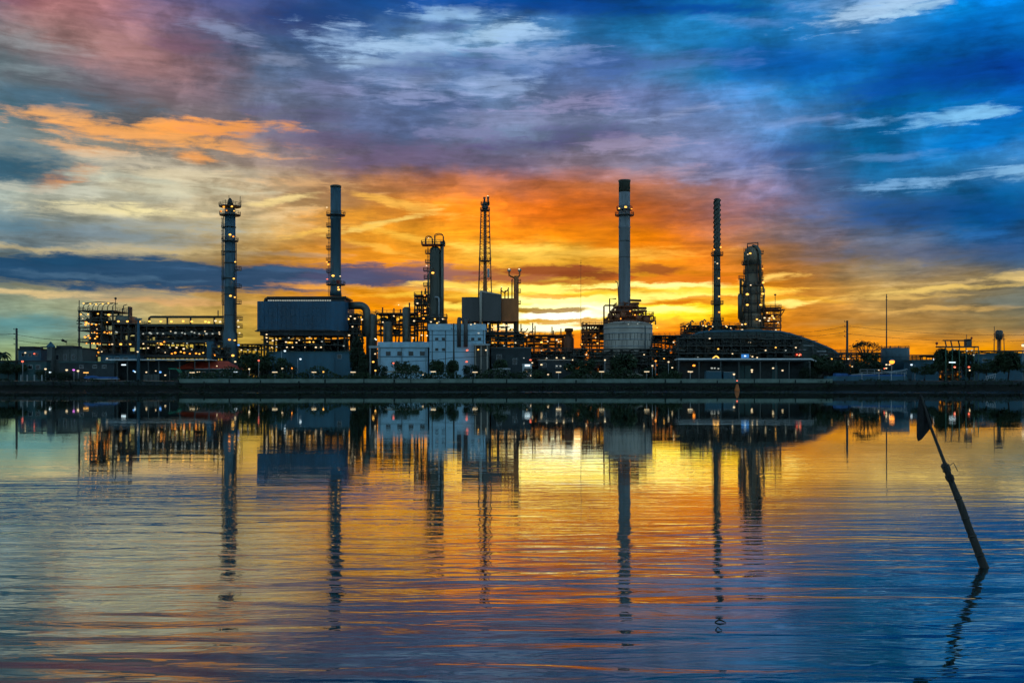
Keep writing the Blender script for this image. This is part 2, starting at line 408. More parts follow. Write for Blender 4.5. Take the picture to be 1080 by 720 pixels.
def build_sky():
    w = bpy.data.worlds.new('World')
    SC.world = w
    w.use_nodes = True
    N = NT(w.node_tree)
    tc = N.n('ShaderNodeTexCoord')
    d = tc.outputs['Generated']
    sep = N.n('ShaderNodeSeparateXYZ')
    N.put(sep.inputs[0], d)
    X, Y, Z = sep.outputs
    az = N.m('MULTIPLY', N.m('ARCTAN2', X, Y), F)                       # azimuth, in 1/1050 rad
    hyp = N.m('MAXIMUM', N.m('SQRT', N.m('ADD', N.m('MULTIPLY', X, X), N.m('MULTIPLY', Y, Y))), 0.05)
    el = N.m('MULTIPLY', N.m('DIVIDE', N.m('MAXIMUM', Z, 0.0), hyp), F)  # tangent of the elevation, same unit
    st = N.vm('MULTIPLY', d, (1, 1, 3.0))
    wc = N.noise(st, 5.0, 6, 0.6, 0.3, True)                             # slow warp that bends the cloud edges
    wf = N.noise(st, 26.0, 6, 0.62, 0.4, True)                           # fine warp
    cmb = N.n('ShaderNodeCombineXYZ')
    N.put(cmb.inputs[0], az)
    N.put(cmb.inputs[1], el)
    cmb.inputs[2].default_value = 1.0
    # the warps fade towards the horizon so layers stay flat there
    fade = N.rng(el, 0, 170, 0.35, 1.0)
    w1 = N.vm('MULTIPLY', N.vm('SUBTRACT', wc, (0.5, 0.5, 0.5)), (130, 50, 0))
    w2 = N.vm('MULTIPLY', N.vm('SUBTRACT', wf, (0.5, 0.5, 0.5)), (60, 17, 0))
    P = N.vm('ADD', cmb.outputs[0], N.vm('SCALE', N.vm('ADD', w1, w2), fade))
    P2 = N.vm('ADD', cmb.outputs[0], N.vm('SCALE', w2, 0.8))
    sp = N.n('ShaderNodeSeparateXYZ')
    N.put(sp.inputs[0], P)
    fac = N.m('DIVIDE', N.m('ADD', sp.outputs[0], 1.25 * F), 2.5 * F, clamp=True)
    vv = sp.outputs[1]
    ambL = {-420: (40, 70, 120)}

    def colour(px, py):
        ys = [r[0] for r in ROWS]
        py = min(max(py, ys[0]), ys[-1])
        j = max(i for i in range(len(ys)) if ys[i] <= py)
        j = min(j, len(ys) - 2)
        t = (py - ys[j]) / (ys[j + 1] - ys[j])
        px = min(max(px, 0), 1080)
        i = min(int(px // 90), 11)
        s = px / 90 - i
        out = []
        for k in range(3):
            a = ROWS[j][1][i][k] * (1 - s) + ROWS[j][1][i + 1][k] * s
            b = ROWS[j + 1][1][i][k] * (1 - s) + ROWS[j + 1][1][i + 1][k] * s
            out.append(a * (1 - t) + b * t)
        return lin(out)
    prev = None
    for j, (ry, _) in enumerate(reversed(ROWS)):
        v = HOR - ry
        cr = N.n('ShaderNodeValToRGB')
        N.put(cr.inputs[0], fac if prev is None else N.m('MULTIPLY_ADD', prev, 1e-7, fac))   # keeps the rows evaluated in order
        ramp = cr.color_ramp
        ramp.interpolation = 'CARDINAL'
        stops = []
        back = (0.36, 0.60, 0.72) if v < 380 else (0.22, 0.40, 0.56)
        side = tuple(0.5 * a for a in back)
        stops.append((-1.25 * F, tuple(b for b in back)))
        stops.append((-0.80 * F, tuple(0.5 * b + 0.5 * c for b, c in zip(side, colour(0, ry)))))
        for px in PXS:
            a = math.atan((px - 540) / F)
            stops.append((a * F, colour(px, HOR - v / math.cos(a))))
        stops.append((0.80 * F, tuple(0.5 * b + 0.5 * c for b, c in zip(side, colour(1080, ry)))))
        stops.append((1.25 * F, tuple(b for b in back)))
        while len(ramp.elements) < len(stops):
            ramp.elements.new(0.5)
        for e, (a, c) in zip(ramp.elements, stops):
            e.position = (a + 1.25 * F) / (2.5 * F)
        for e, (a, c) in zip(ramp.elements, stops):
            e.color = (*c, 1)
        if prev is None:
            prev = cr.outputs[0]
        else:
            prev = N.mix(N.rng(vv, pv, v), prev, cr.outputs[0])
        pv = v
    col = prev
    n1 = N.noise(st, 9.0, 8, 0.6, 0.3)
    n2 = N.noise(N.vm('MULTIPLY', d, (1, 1, 7)), 24.0, 7, 0.62, 0.5)
    n3 = N.noise(N.vm('MULTIPLY', d, (1, 1, 1.8)), 16.0, 8, 0.60, 0.2)
    nz = N.m('ADD', N.m('MULTIPLY', N.m('SUBTRACT', N.mix(N.rng(el, 90, 210), n1, n3), 0.5), 1.7), N.m('MULTIPLY', N.m('SUBTRACT', n2, 0.5), 1.7))
    # lighter and darker veils in the cloud sheet
    veil = N.m('ADD', 1.0, N.m('MULTIPLY', N.m('ADD', N.m('MULTIPLY', N.m('SUBTRACT', n1, 0.5), 1.5), N.m('MULTIPLY', N.m('SUBTRACT', n2, 0.5), N.rng(el, 60, 220, 1.5, 0.3))), 0.85))
    lump = N.noise(N.vm('MULTIPLY', d, (1, 1, 1.7)), 7.5, 9, 0.60, 0.2)
    lmask = N.m('ADD', N.rng(lump, 0.41, 0.53, 0.68, 1.0), N.rng(lump, 0.53, 0.62, 0.0, 0.42))
    veil = N.m('MULTIPLY', veil, N.m('ADD', 1.0, N.m('MULTIPLY', N.m('SUBTRACT', lmask, 1.0), N.rng(el, 70, 200, 0.35, 1.0))))
    veil = N.m('MAXIMUM', veil, 0.45)
    mul = N.n('ShaderNodeCombineXYZ')
    for i in range(3):
        N.put(mul.inputs[i], veil)
    col = N.mix(1.0, col, mul.outputs[0], 'MULTIPLY')
    for (px, py, rx, ry, tilt, c, soft, na, op) in SPL:
        a = math.atan((px - 540) / F)
        nd = N.n('ShaderNodeVectorMath', operation='MULTIPLY_ADD')            # likewise, one patch after the other
        N.put(nd.inputs[0], col)
        nd.inputs[1].default_value = (1e-5, 1e-5, 0)
        N.put(nd.inputs[2], P2)
        th, cu, cv = math.radians(-tilt), a * F, (HOR - py) * math.cos(a)
        ct, sn, kx, ky = math.cos(th), math.sin(th), 1 / (rx * 1.15), 1 / (ry * 1.15)
        xx = N.vm('DOT_PRODUCT', nd.outputs[0], (ct * kx, sn * kx, -(ct * cu + sn * cv) * kx))
        yy = N.vm('DOT_PRODUCT', nd.outputs[0], (-sn * ky, ct * ky, (sn * cu - ct * cv) * ky))
        L = N.m('SQRT', N.m('MULTIPLY_ADD', xx, xx, N.m('MULTIPLY', yy, yy)))
        q = N.m('MULTIPLY_ADD', nz, -na * 1.1, L)
        f = N.rng(q, 1.05, 1.05 - soft, 0.0, op)
        gain = 1.4 if (300 < py < 350 and 530 < px < 770 and c[0] > 250 and c[1] > 218) else 1.25 if (c[0] > 250 and c[1] > 200 and 255 < py < 350) else 1.0   # sunlight breaking through
        col = N.mix(f, col, tuple(gain * q for q in lin(c)))
    fin = N.m('MULTIPLY_ADD', nz, N.rng(el, 40, 160, 0.18, 0.42), 1.0)
    cf = N.n('ShaderNodeCombineXYZ')
    for i in range(3):
        N.put(cf.inputs[i], fin)
    col = N.mix(1.0, col, cf.outputs[0], 'MULTIPLY')
    bg2 = N.n('ShaderNodeBackground')
    N.put(bg2.inputs[0], col)
    bg2.inputs[1].default_value = 1.0
    sky = N.n('ShaderNodeTexSky', sky_type='NISHITA')
    sky.sun_disc = False
    sky.sun_elevation = math.radians(3.6)
    sky.sun_rotation = math.radians(3.3)
    bg1 = N.n('ShaderNodeBackground')
    N.put(bg1.inputs[0], sky.outputs[0])
    bg1.inputs[1].default_value = 0.05
    mx = N.n('ShaderNodeMixShader')
    mx.inputs[0].default_value = 0.99                                      # cloud cover over the clear sky
    N.t.links.new(bg1.outputs[0], mx.inputs[1])
    N.t.links.new(bg2.outputs[0], mx.inputs[2])
    o = N.n('ShaderNodeOutputWorld')
    N.t.links.new(mx.outputs[0], o.inputs[0])
    w.cycles.sampling_method = 'NONE'


build_sky()
sd = bpy.data.lights.new('sun', 'SUN')
sd.energy = 0.004                         # the sun stands behind the cloud bank
sd.angle = math.radians(14)
sd.color = (1.0, 0.55, 0.2)
so = bpy.data.objects.new('sun', sd)
C.objects.link(so)
el_, az_ = math.radians(3.6), math.radians(3.3)
so.location = (0, 100, 80)
so.rotation_euler = Vector((math.sin(az_) * math.cos(el_), math.cos(az_) * math.cos(el_), math.sin(el_))).to_track_quat('Z', 'Y').to_euler()

cd = bpy.data.cameras.new('camera')
co = bpy.data.objects.new('camera', cd)
C.objects.link(co)
co.location = (0, 0, CAMH)
co.rotation_euler = (math.radians(90), 0, 0)
cd.sensor_width = 36
cd.lens = 36 * F / 1080
cd.shift_y = (HOR - 360) / 1080
cd.clip_start = 0.1
cd.clip_end = 20000
SC.camera = co
SC.view_settings.view_transform = 'Standard'
SC.view_settings.look = 'None'
SC.view_settings.gamma = 1
SC.view_settings.exposure = 0
SC.view_settings.use_curve_mapping = False
SC.render.engine = 'CYCLES'
SC.cycles.use_adaptive_sampling = True
SC.cycles.adaptive_threshold = 0.03
SC.cycles.adaptive_min_samples = 10
SC.cycles.max_bounces = 5
SC.cycles.glossy_bounces = 3
SC.cycles.diffuse_bounces = 2
SC.cycles.sample_clamp_indirect = 4
SC.cycles.caustics_reflective = False
SC.cycles.use_denoising = True


# ------------------------------------------------------------------ water and ground
def water_mat():
    m = bpy.data.materials.new('river_water')
    m.use_nodes = True
    N = NT(m.node_tree)
    o = N.n('ShaderNodeOutputMaterial')
    body = N.n('ShaderNodeBsdfDiffuse')
    body.inputs[0].default_value = (0.005, 0.036, 0.044, 1)
    gl = N.n('ShaderNodeBsdfGlossy')
    gl.inputs['Color'].default_value = (0.94, 0.985, 0.955, 1)
    gl.inputs['Roughness'].default_value = 0.015
    fr = N.n('ShaderNodeFresnel')
    fr.inputs[0].default_value = 1.40
    mx = N.n('ShaderNodeMixShader')
    N.put(mx.inputs[0], N.rng(fr.outputs[0], 0.16, 0.62, 0.20, 0.95, False))
    N.t.links.new(body.outputs[0], mx.inputs[1])
    N.t.links.new(gl.outputs[0], mx.inputs[2])
    N.t.links.new(mx.outputs[0], o.inputs[0])
    tc = N.n('ShaderNodeTexCoord')
    v = tc.outputs['Object']
    sep = N.n('ShaderNodeSeparateXYZ')
    N.put(sep.inputs[0], v)
    y = sep.outputs[1]

    def wave(sx, sy, scale, detail, dist=0.6):
        return N.m('SUBTRACT', N.noise(N.vm('MULTIPLY', v, (sx, sy, 1)), scale, detail, 0.5, dist), 0.5)
    rip = wave(0.24, 1.0, 3.0, 3)       # hand-long ripples
    mid = wave(0.15, 1.0, 0.85, 2)       # metre-long wavelets
    big = wave(0.25, 1.0, 0.22, 2)      # slow swell
    patch = N.rng(wave(0.35, 1.0, 0.10, 3), -0.15, 0.18, 0.25, 1.2)   # breeze patches
    yy = N.m('MAXIMUM', y, 1.0)
    # breezy shallows near the pole, sheltered water under the far bank
    calm = N.m('MINIMUM', N.m('MAXIMUM', N.m('POWER', N.m('DIVIDE', 11.0, yy), 1.6), 0.012), 1.5)
    calm = N.m('ADD', calm, N.rng(y, 7.0, 10.8, 1.7, 0.0))
    calm2 = N.m('MINIMUM', N.m('MAXIMUM', N.m('POWER', N.m('DIVIDE', 16.0, yy), 1.6), 0.015), 1.4)
    N.put(gl.inputs['Roughness'], N.m('MULTIPLY', N.rng(y, 190, 300, 0.015, 0.125), N.rng(wave(0.02, 0.25, 0.25, 3), -0.12, 0.14, 0.35, 1.15)))   # current ruffling the water along the bank
    h = N.m('ADD', N.m('MULTIPLY', N.m('MULTIPLY', rip, WR), N.m('MULTIPLY', calm2, patch)), N.m('MULTIPLY', N.m('ADD', N.m('MULTIPLY', N.m('MULTIPLY', mid, WM), patch), N.m('MULTIPLY', big, WB)), calm))
    b = N.n('ShaderNodeBump')
    b.inputs['Strength'].default_value = 1.0
    b.inputs['Distance'].default_value = 1.0
    N.put(b.inputs['Height'], h)
    for nd in (body, gl, fr):
        N.put(nd.inputs['Normal'], b.outputs[0])
    return m


WR, WM, WB = 0.0095, 0.022, 0.046
tag(MB().add([(-900, -120, 0), (900, -120, 0), (900, 331, 0), (-900, 331, 0)], [(0, 1, 2, 3)]).build('water', water_mat()), kind='structure')
tag(MB().add([(-900, 331, GZ), (900, 331, GZ), (900, 640, GZ), (-900, 640, GZ)], [(0, 1, 2, 3)]).build(
    'ground', mat('yard_ground', (0.06, 0.055, 0.045), 0.9, scale=0.1)), kind='structure')

# ------------------------------------------------------------------ generators
def bx(t, name, m, x0, x1, y0, y1, z0, z1, label=None):
    return MB().box(x0, x1, y0, y1, z0, z1).build(name, m, t, label)


def frame(name, label, cat, Y, dep, px0, px1, rows, n, base=None, deck=0.35, rail=True, brace=True, pipes=2, vessels=0.5,
          m='steel', col=0.42, group=None, seed=1, toprail=True, fill=0.0):
    """open steel structure: columns, decks with railings, braces, pipe runs and drums between the floors"""
    r = random.Random(seed)
    w = W(Y)
    x0, x1 = w.x(px0), w.x(px1)
    zb = GZ if base is None else w.z(base)
    t = T(name, label, cat, ((x0 + x1) / 2, Y + dep / 2, zb), group)
    ms = M[m]
    zt = w.z(rows[0])
    xs = [x0 + (x1 - x0) * i / (n - 1) for i in range(n)]
    for x in xs:
        for y in (Y, Y + dep):
            MB().bar((x, y, zb), (x, y, zt), col).build('column', ms, t)
    zs = [w.z(q) for q in rows]
    for i, z in enumerate(zs):
        d = bx(t, 'deck', ms, x0 - .4, x1 + .4, Y - .5, Y + dep + .5, z - deck, z)
        if rail and (i or toprail):
            MB().rail([(x1 + .3, Y - .4, z), (x0 - .3, Y - .4, z), (x0 - .3, Y + dep + .4, z), (x1 + .3, Y + dep + .4, z), (x1 + .3, Y - .4, z)], 1.1, 2.0, .09).build('railing', M['rail'], d)
    zz = zs + [zb]
    np_ = 0
    for i in range(len(zz) - 1):
        a, b = zz[i] - deck, zz[i + 1]
        hh = a - b
        for k in range(n - 1):
            if brace and r.random() < .45:
                q = (xs[k], xs[k + 1]) if r.random() < .5 else (xs[k + 1], xs[k])
                MB().bar((q[0], Y, b), (q[1], Y, a), .2).build('brace', ms, t)
            wd = xs[k + 1] - xs[k]
            if r.random() < fill:
                e = [r.uniform(.0, .22) for _ in range(4)]
                bx(t, 'equipment_block', M['darkwall'], xs[k] + wd * e[0], xs[k + 1] - wd * e[1], Y + dep * .55, Y + dep * .9, b + .05, a - hh * (e[2] + .05))
            for _ in range(pipes):
                np_ += 1
                if np_ > 88:
                    break
                rr = r.uniform(.12, .32)
                yy = Y + r.uniform(.1, .9) * dep
                zq = b + r.uniform(.2, .9) * hh
                if r.random() < .6:
                    MB().tube([(xs[k] - .3, yy, zq), (xs[k + 1] + .3, yy, zq)], rr, 7).build('pipe', M['pipe'], t)
                else:
                    xq = xs[k] + r.uniform(.15, .85) * wd
                    MB().tube([(xq, yy, b), (xq, yy, zq), (xq + r.choice((-1, 1)) * wd * .3, yy, zq)], rr, 7).build('pipe', M['pipe'], t)
            if r.random() < vessels:
                xc, yc = xs[k] + wd * r.uniform(.35, .65), Y + dep * r.uniform(.3, .6)
                rr = min(wd * .32, hh * .3, dep * .35)
                if r.random() < .5:
                    MB().lathe(xc, yc, [(b, rr * .6), (b + .2, rr), (b + hh * .65, rr), (b + hh * .65 + rr * .5, rr * .5)], 14).build('drum', M['pipe'], t)
                else:
                    L = min(wd * .42, 3)
                    MB().tube([(xc - L - rr * .4, yc, b + rr * 1.3), (xc - L, yc, b + rr * 1.3), (xc + L, yc, b + rr * 1.3), (xc + L + rr * .4, yc, b + rr * 1.3)], [rr * .5, rr, rr, rr * .5], 12).build('drum', M['pipe'], t)
    return t, w


def ringdeck(t, cx, cy, z, R0, m='steel', side=0, w=1.3, half=1.1):
    """landing round a column (side=0) or to one side of it, with its railing as a sub-part"""
    if side == 0:
        d = MB().lathe(cx, cy, [(z - .28, R0), (z, R0)], 18, False).build('platform', M[m], t)
        pts = [(cx + R0 * math.cos(a * math.pi / 8), cy + R0 * math.sin(a * math.pi / 8), z) for a in range(17)]
    else:
        xa, xb = sorted((cx + side * R0 * .8, cx + side * (R0 + w)))
        d = bx(t, 'platform', M[m], xa, xb, cy - half, cy + half, z - .28, z)
        xo = xb if side > 0 else xa
        xi = xa if side > 0 else xb
        pts = [(xi, cy - half, z), (xo, cy - half, z), (xo, cy + half, z), (xi, cy + half, z)]
    MB().rail(pts, 1.15, 1.2, .1).build('railing', M['rail'], d)
    return d


def ladder(t, x, y, z0, z1, m='rail', w=.6, cage=True):
    b = MB()
    b.bar((x - w / 2, y, z0), (x - w / 2, y, z1), .1).bar((x + w / 2, y, z0), (x + w / 2, y, z1), .1)
    z = z0
    while z < z1:
        b.bar((x - w / 2, y, z), (x + w / 2, y, z), .07)
        if cage and int(z * 2) % 3 == 0:
            b.tube([(x - w / 2, y, z), (x - w / 2 - .1, y - .7, z), (x + w / 2 + .1, y - .7, z), (x + w / 2, y, z)], .05, 4)
        z += .5
    b.build('ladder', M[m], t)


def building(name, label, cat, Y, dep, px0, px1, top, m='grey', roof='roofdark', wins=None, base=None, over=.3, parapet=.5, group=None, door=None, door_m='darkwall'):
    """walls, roof slab, window panes set in frames"""
    w = W(Y)
    x0, x1 = w.x(px0), w.x(px1)
    zb = GZ - .1 if base is None else w.z(base)
    zt = w.z(top)
    t = T(name, label, cat, ((x0 + x1) / 2, Y + dep / 2, zb), group)
    bx(t, 'wall', M[m], x0, x1, Y, Y + dep, zb, zt - parapet)
    bx(t, 'roof', M[roof], x0 - over, x1 + over, Y - over, Y + dep + over, zt - parapet, zt)
    for q in wins or []:
        a, b, c, d = w.x(q[0]), w.x(q[1]), w.z(q[3]), w.z(q[2])
        f = MB()
        for bb in ((a - .1, a, c - .1, d + .1), (b, b + .1, c - .1, d + .1), (a, b, d, d + .1), (a, b, c - .1, c)):
            f.box(bb[0], bb[1], Y - .09, Y + .03, bb[2], bb[3])
        fo = f.build('window', M['palegrey'], t)
        bx(fo, 'pane', M['glass'], a, b, Y - .03, Y + .02, c, d)
    if door:
        bx(t, 'door', M[door_m], w.x(door[0]), w.x(door[1]), Y - .06, Y + .03, zb, w.z(door[2]))
    return t, w


def utility_pole(label, Y, px, top, arms=(0,), r=.17, base=None, group='utility poles', side=-1):
    w = W(Y)
    x, zt = w.x(px), w.z(top)
    zb = GZ - .1 if base is None else w.z(base)
    t = T('utility_pole', label, 'utility pole', (x, Y, zb), group)
    MB().tube([(x, Y, zb), (x, Y, zt)], [r * 1.4, r], 10).build('shaft', M['steel'], t)
    for k in arms:
        z = zt - .5 - k
        a = MB().box(x - 1.0, x + 1.0, Y - .18, Y - .03, z, z + .14).build('crossarm', M['steel'], t) if side == 0 else \
            MB().box(min(x, x + side * 1.0), max(x, x + side * 1.0), Y - .07, Y + .07, z, z + .14).build('crossarm', M['steel'], t)
        xi = x + (side or 1) * .9
        MB().lathe(xi, Y, [(z + .14, .08), (z + .2, .16), (z + .3, .09), (z + .38, .16), (z + .46, .07)], 8).build('insulator', M['glass'], a)
    return t


def wires(label, pts_list, r=.07, group='overhead wires'):
    """each span its own sagging cable"""
    for i, (a, b, lab) in enumerate(pts_list):
        a, b = Vector(a), Vector(b)
        sag = (b - a).length * .02
        pts = [a.lerp(b, k / 10) - Vector((0, 0, sag * 4 * (k / 10) * (1 - k / 10))) for k in range(11)]
        o = MB().tube(pts, r, 5).build('power_cable', M['wire'])
        tag(o, lab, 'cable', group)


LEAFME = {}


def crown_mesh(key, seed, lobes, n, size, m):
    """a crown of many small leaf sprays spread through uneven clumps"""
    r = random.Random(seed)
    vs, fs = [], []
    for (cx, cy, cz, rx, ry, rz, share) in lobes:
        for _ in range(int(n * share)):
            while True:
                p = Vector((r.uniform(-1, 1), r.uniform(-1, 1), r.uniform(-1, 1)))
                if p.length < 1:
                    break
            if r.random() < .6 and p.length > 0.01:
                p = p.normalized() * r.uniform(.72, 1.06)
            c = Vector((cx + p.x * rx, cy + p.y * ry, cz + p.z * rz))
            s = size * r.uniform(.5, 1.4)
            u = Vector((r.gauss(0, 1), r.gauss(0, 1), r.gauss(0, .6))).normalized()
            v = u.cross(Vector((r.gauss(0, 1), r.gauss(0, 1), r.gauss(0, 1)))).normalized()
            b = len(vs)
            vs += [c - u * s, c - v * s * .55, c + u * s, c + v * s * .55]
            fs.append((b, b + 1, b + 2, b + 3))
    me = bpy.data.meshes.new('crown')
    me.from_pydata([tuple(v) for v in vs], [], fs)
    me.materials.append(m)
    me.update()
    return me


for k, sd_ in (('round', 3), ('tall', 5), ('wide', 8), ('bush', 12)):
    rr_ = random.Random(sd_ * 7)
    if k == 'round':
        lb = [(0, 0, .62, .40, .40, .32, .5)] + [(rr_.uniform(-.3, .3), rr_.uniform(-.3, .3), rr_.uniform(.4, .85), .2, .2, .16, .1) for _ in range(6)]
    elif k == 'tall':
        lb = [(0, 0, .6, .26, .26, .38, .5)] + [(rr_.uniform(-.2, .2), rr_.uniform(-.2, .2), rr_.uniform(.35, .9), .15, .15, .14, .09) for _ in range(7)]
    elif k == 'wide':
        lb = [(0, 0, .6, .62, .5, .26, .45)] + [(rr_.uniform(-.6, .6), rr_.uniform(-.3, .3), rr_.uniform(.45, .85), .22, .22, .17, .09) for _ in range(8)]
    else:
        lb = [(0, 0, .45, .6, .5, .42, .5)] + [(rr_.uniform(-.55, .55), rr_.uniform(-.3, .3), rr_.uniform(.3, .8), .24, .24, .2, .1) for _ in range(6)]
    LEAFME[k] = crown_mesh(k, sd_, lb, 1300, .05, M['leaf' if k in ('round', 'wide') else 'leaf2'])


def tree(label, Y, px, top, kind='round', wpx=None, base=None, name='tree', cat='tree', group='trees along the quay'):
    w = W(Y)
    x, zt = w.x(px), w.z(top)
    zb = GZ - .1 if base is None else w.z(base)
    h = zt - zb
    t = T(name, label, cat, (x, Y, zb), group)
    b = MB()
    r = random.Random(int(px * 13 + Y))
    b.tube([(x, Y, zb), (x + .04 * h, Y, zb + h * .3), (x, Y, zb + h * .62)], [.045 * h * .5, .035 * h * .5, .02 * h * .5], 8)
    for k in range(5):
        a = r.uniform(0, 6.28)
        q = (x + .02 * h, Y, zb + h * r.uniform(.25, .5))
        b.tube([q, (x + math.cos(a) * h * .2, Y + math.sin(a) * h * .2, zb + h * r.uniform(.6, .8))], [.012 * h, .004 * h], 5)
    b.build('trunk', M['bark'], t)
    c = bpy.data.objects.new('crown', LEAFME[kind])
    C.objects.link(c)
    c.parent = t
    base_w = {'round': .95, 'tall': .62, 'wide': 1.45, 'bush': 1.4}[kind]
    wx = (wpx * w.s / base_w) if wpx else h
    c.scale = (wx, wx, h)
    c.rotation_euler.z = r.choice((0, math.pi)) + r.uniform(-.3, .3)
    return t


def palm(label, Y, px, top, group='palms along the quay', lean=0):
    w = W(Y)
    x, zt = w.x(px), w.z(top)
    t = T('palm_tree', label, 'palm', (x, Y, GZ - .1), group)
    h = zt - GZ
    cx, cz = x + lean, GZ + h * .82
    MB().tube([(x, Y, GZ - .1), (x + lean * .4, Y, GZ + h * .4), (cx, Y, cz)], [.3, .22, .16], 8).build('trunk', M['bark'], t)
    r = random.Random(int(px))
    for k in range(13):
        a = 2 * math.pi * k / 13 + r.uniform(-.2, .2)
        up = r.uniform(.1, .9)
        L = h * .3
        vs, fs = [], []
        n = 7
        for i in range(n + 1):
            s = i / n
            px_ = Vector((math.cos(a) * L * s, math.sin(a) * L * s, L * (up * s - 1.05 * s * s)))
            sd = Vector((-math.sin(a), math.cos(a), -.45)) * (.55 * math.sin(math.pi * min(.98, s * .9 + .08)))
            sd2 = Vector((math.sin(a), -math.cos(a), -.45)) * (.55 * math.sin(math.pi * min(.98, s * .9 + .08)))
            c = Vector((cx, Y, cz)) + px_
            vs += [c + sd, c, c + sd2]
            if i:
                b = 3 * i
                fs += [(b - 3, b - 2, b + 1, b), (b - 2, b - 1, b + 2, b + 1)]
        MB().add(vs, fs).build('frond', M['leaf2'], t)
    return t


def street_lamp(label, Y, px, top, k='w', arm=0, tube_lamp=False, group=None, name='street_lamp', r=.4, m='palegrey', h0=None, shaft=.09):
    w = W(Y)
    x, zt = w.x(px), w.z(top)
    t = T(name, label, 'lamp', (x, Y, GZ - .1), group)
    MB().tube([(x, Y, GZ - .1), (x, Y, zt - .1)], [shaft * 1.4, shaft], 8).build('post', M[m], t)
    if arm:
        MB().tube([(x, Y, zt - .1), (x + arm * .5, Y - .1, zt + .25), (x + arm, Y - .2, zt + .2)], .06, 6).build('arm', M[m], t)
    if tube_lamp:
        bx(t, 'lamp_hood', M['palegrey'], x - .9, x + .9, Y - .45, Y - .05, zt, zt + .16)
        MB().tube([(x - .85, Y - .25, zt - .1), (x + .85, Y - .25, zt - .1)], .14, 8).build('lamp', G[k], t)
    else:
        xl = x + arm
        MB().lathe(xl, Y - .2, [(zt + r * .5, r * .8), (zt + r * .95, r * .25)], 10).build('lamp_hood', M[m], t)
        MB().sph((xl, Y - .2, zt), r, 10, 6, (1, 1, .8)).build('lamp', G[k], t)
    return t
# ------------------------------------------------------------------ quay
def leafbank(name, px0, px1, Y, z0, z1, n, size, seed, m, depth=2.5, hump=0.5):
    r = random.Random(seed)
    w = W(Y)
    x0, x1 = w.x(px0), w.x(px1)
    vs, fs = [], []
    for _ in range(n):
        x = r.uniform(x0, x1)
        top = z0 + (z1 - z0) * (1 - hump * (0.5 + 0.5 * math.sin(x * .31 + seed) * math.sin(x * .117 + 2 * seed)))
        c = Vector((x, Y + r.uniform(0, depth), r.uniform(z0, top)))
        s = size * r.uniform(.5, 1.4)
        u = Vector((r.gauss(0, 1), r.gauss(0, 1), r.gauss(0, .8))).normalized()
        v = u.cross(Vector((r.gauss(0, 1), r.gauss(0, 1), r.gauss(0, 1)))).normalized()
        b = len(vs)
        vs += [c - u * s, c - v * s * .6, c + u * s, c + v * s * .6]
        fs.append((b, b + 1, b + 2, b + 3))
    o = MB().add(vs, fs).build(name, m)
    tag(o, kind='stuff')
    return o


w330 = W(330)
for px0, px1, ztop, lab in ((-1500, 188, 3.2, 'low dark river wall below the long open shed and process frame'),
                            (188.2, 878, 3.95, 'pale topped quay wall running below the refinery chimneys'),
                            (878.2, 2600, 3.35, 'dark river wall below the water tower and grey tank')):
    t = T('quay_wall', lab, 'wall', (w330.x((px0 + px1) / 2), 330, 0))
    a, b = w330.x(px0), w330.x(px1)
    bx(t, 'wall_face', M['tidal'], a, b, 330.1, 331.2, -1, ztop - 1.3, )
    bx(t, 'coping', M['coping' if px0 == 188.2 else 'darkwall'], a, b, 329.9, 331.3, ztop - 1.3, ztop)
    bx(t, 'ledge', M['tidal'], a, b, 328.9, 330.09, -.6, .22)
    rq = random.Random(int(px0) + 5000)
    xq = max(a, -260)
    while xq < min(b, 260):
        bx(t, 'fender', M['tidal'], xq, xq + rq.uniform(.18, .5), 329.6, 329.895, rq.uniform(.5, 1.4), ztop - rq.uniform(0, .9))
        xq += rq.uniform(5, 13)
    for k in range(int(max(a, -240)), int(min(b, 240)), 23):
        MB().lathe(k + rq.uniform(0, 9), 330.6, [(ztop, .28), (ztop + .35, .2), (ztop + .4, .34), (ztop + .55, .3)], 10).build('bollard', M['tidal'], t)
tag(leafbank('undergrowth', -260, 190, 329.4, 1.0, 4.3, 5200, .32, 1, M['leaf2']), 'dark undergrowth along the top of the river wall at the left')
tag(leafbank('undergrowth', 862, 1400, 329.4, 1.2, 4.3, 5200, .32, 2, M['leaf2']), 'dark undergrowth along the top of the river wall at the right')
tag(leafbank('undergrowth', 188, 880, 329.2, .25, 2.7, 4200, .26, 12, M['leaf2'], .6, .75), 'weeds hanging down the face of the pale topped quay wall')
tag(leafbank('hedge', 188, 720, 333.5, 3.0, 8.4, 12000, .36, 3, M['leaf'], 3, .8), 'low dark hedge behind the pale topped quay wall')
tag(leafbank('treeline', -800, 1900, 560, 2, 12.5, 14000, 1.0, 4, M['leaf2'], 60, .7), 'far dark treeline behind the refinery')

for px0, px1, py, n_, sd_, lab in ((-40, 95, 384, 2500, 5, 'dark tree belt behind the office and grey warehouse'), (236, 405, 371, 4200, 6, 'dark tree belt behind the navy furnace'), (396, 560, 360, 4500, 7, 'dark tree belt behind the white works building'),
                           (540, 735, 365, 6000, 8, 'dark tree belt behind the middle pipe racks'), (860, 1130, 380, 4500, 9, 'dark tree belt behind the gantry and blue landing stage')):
    leafbank('tree_belt', px0, px1, 425, 2, W(425).z(py), n_, .8, sd_, M['leaf2'], 8, .22)['label'] = lab

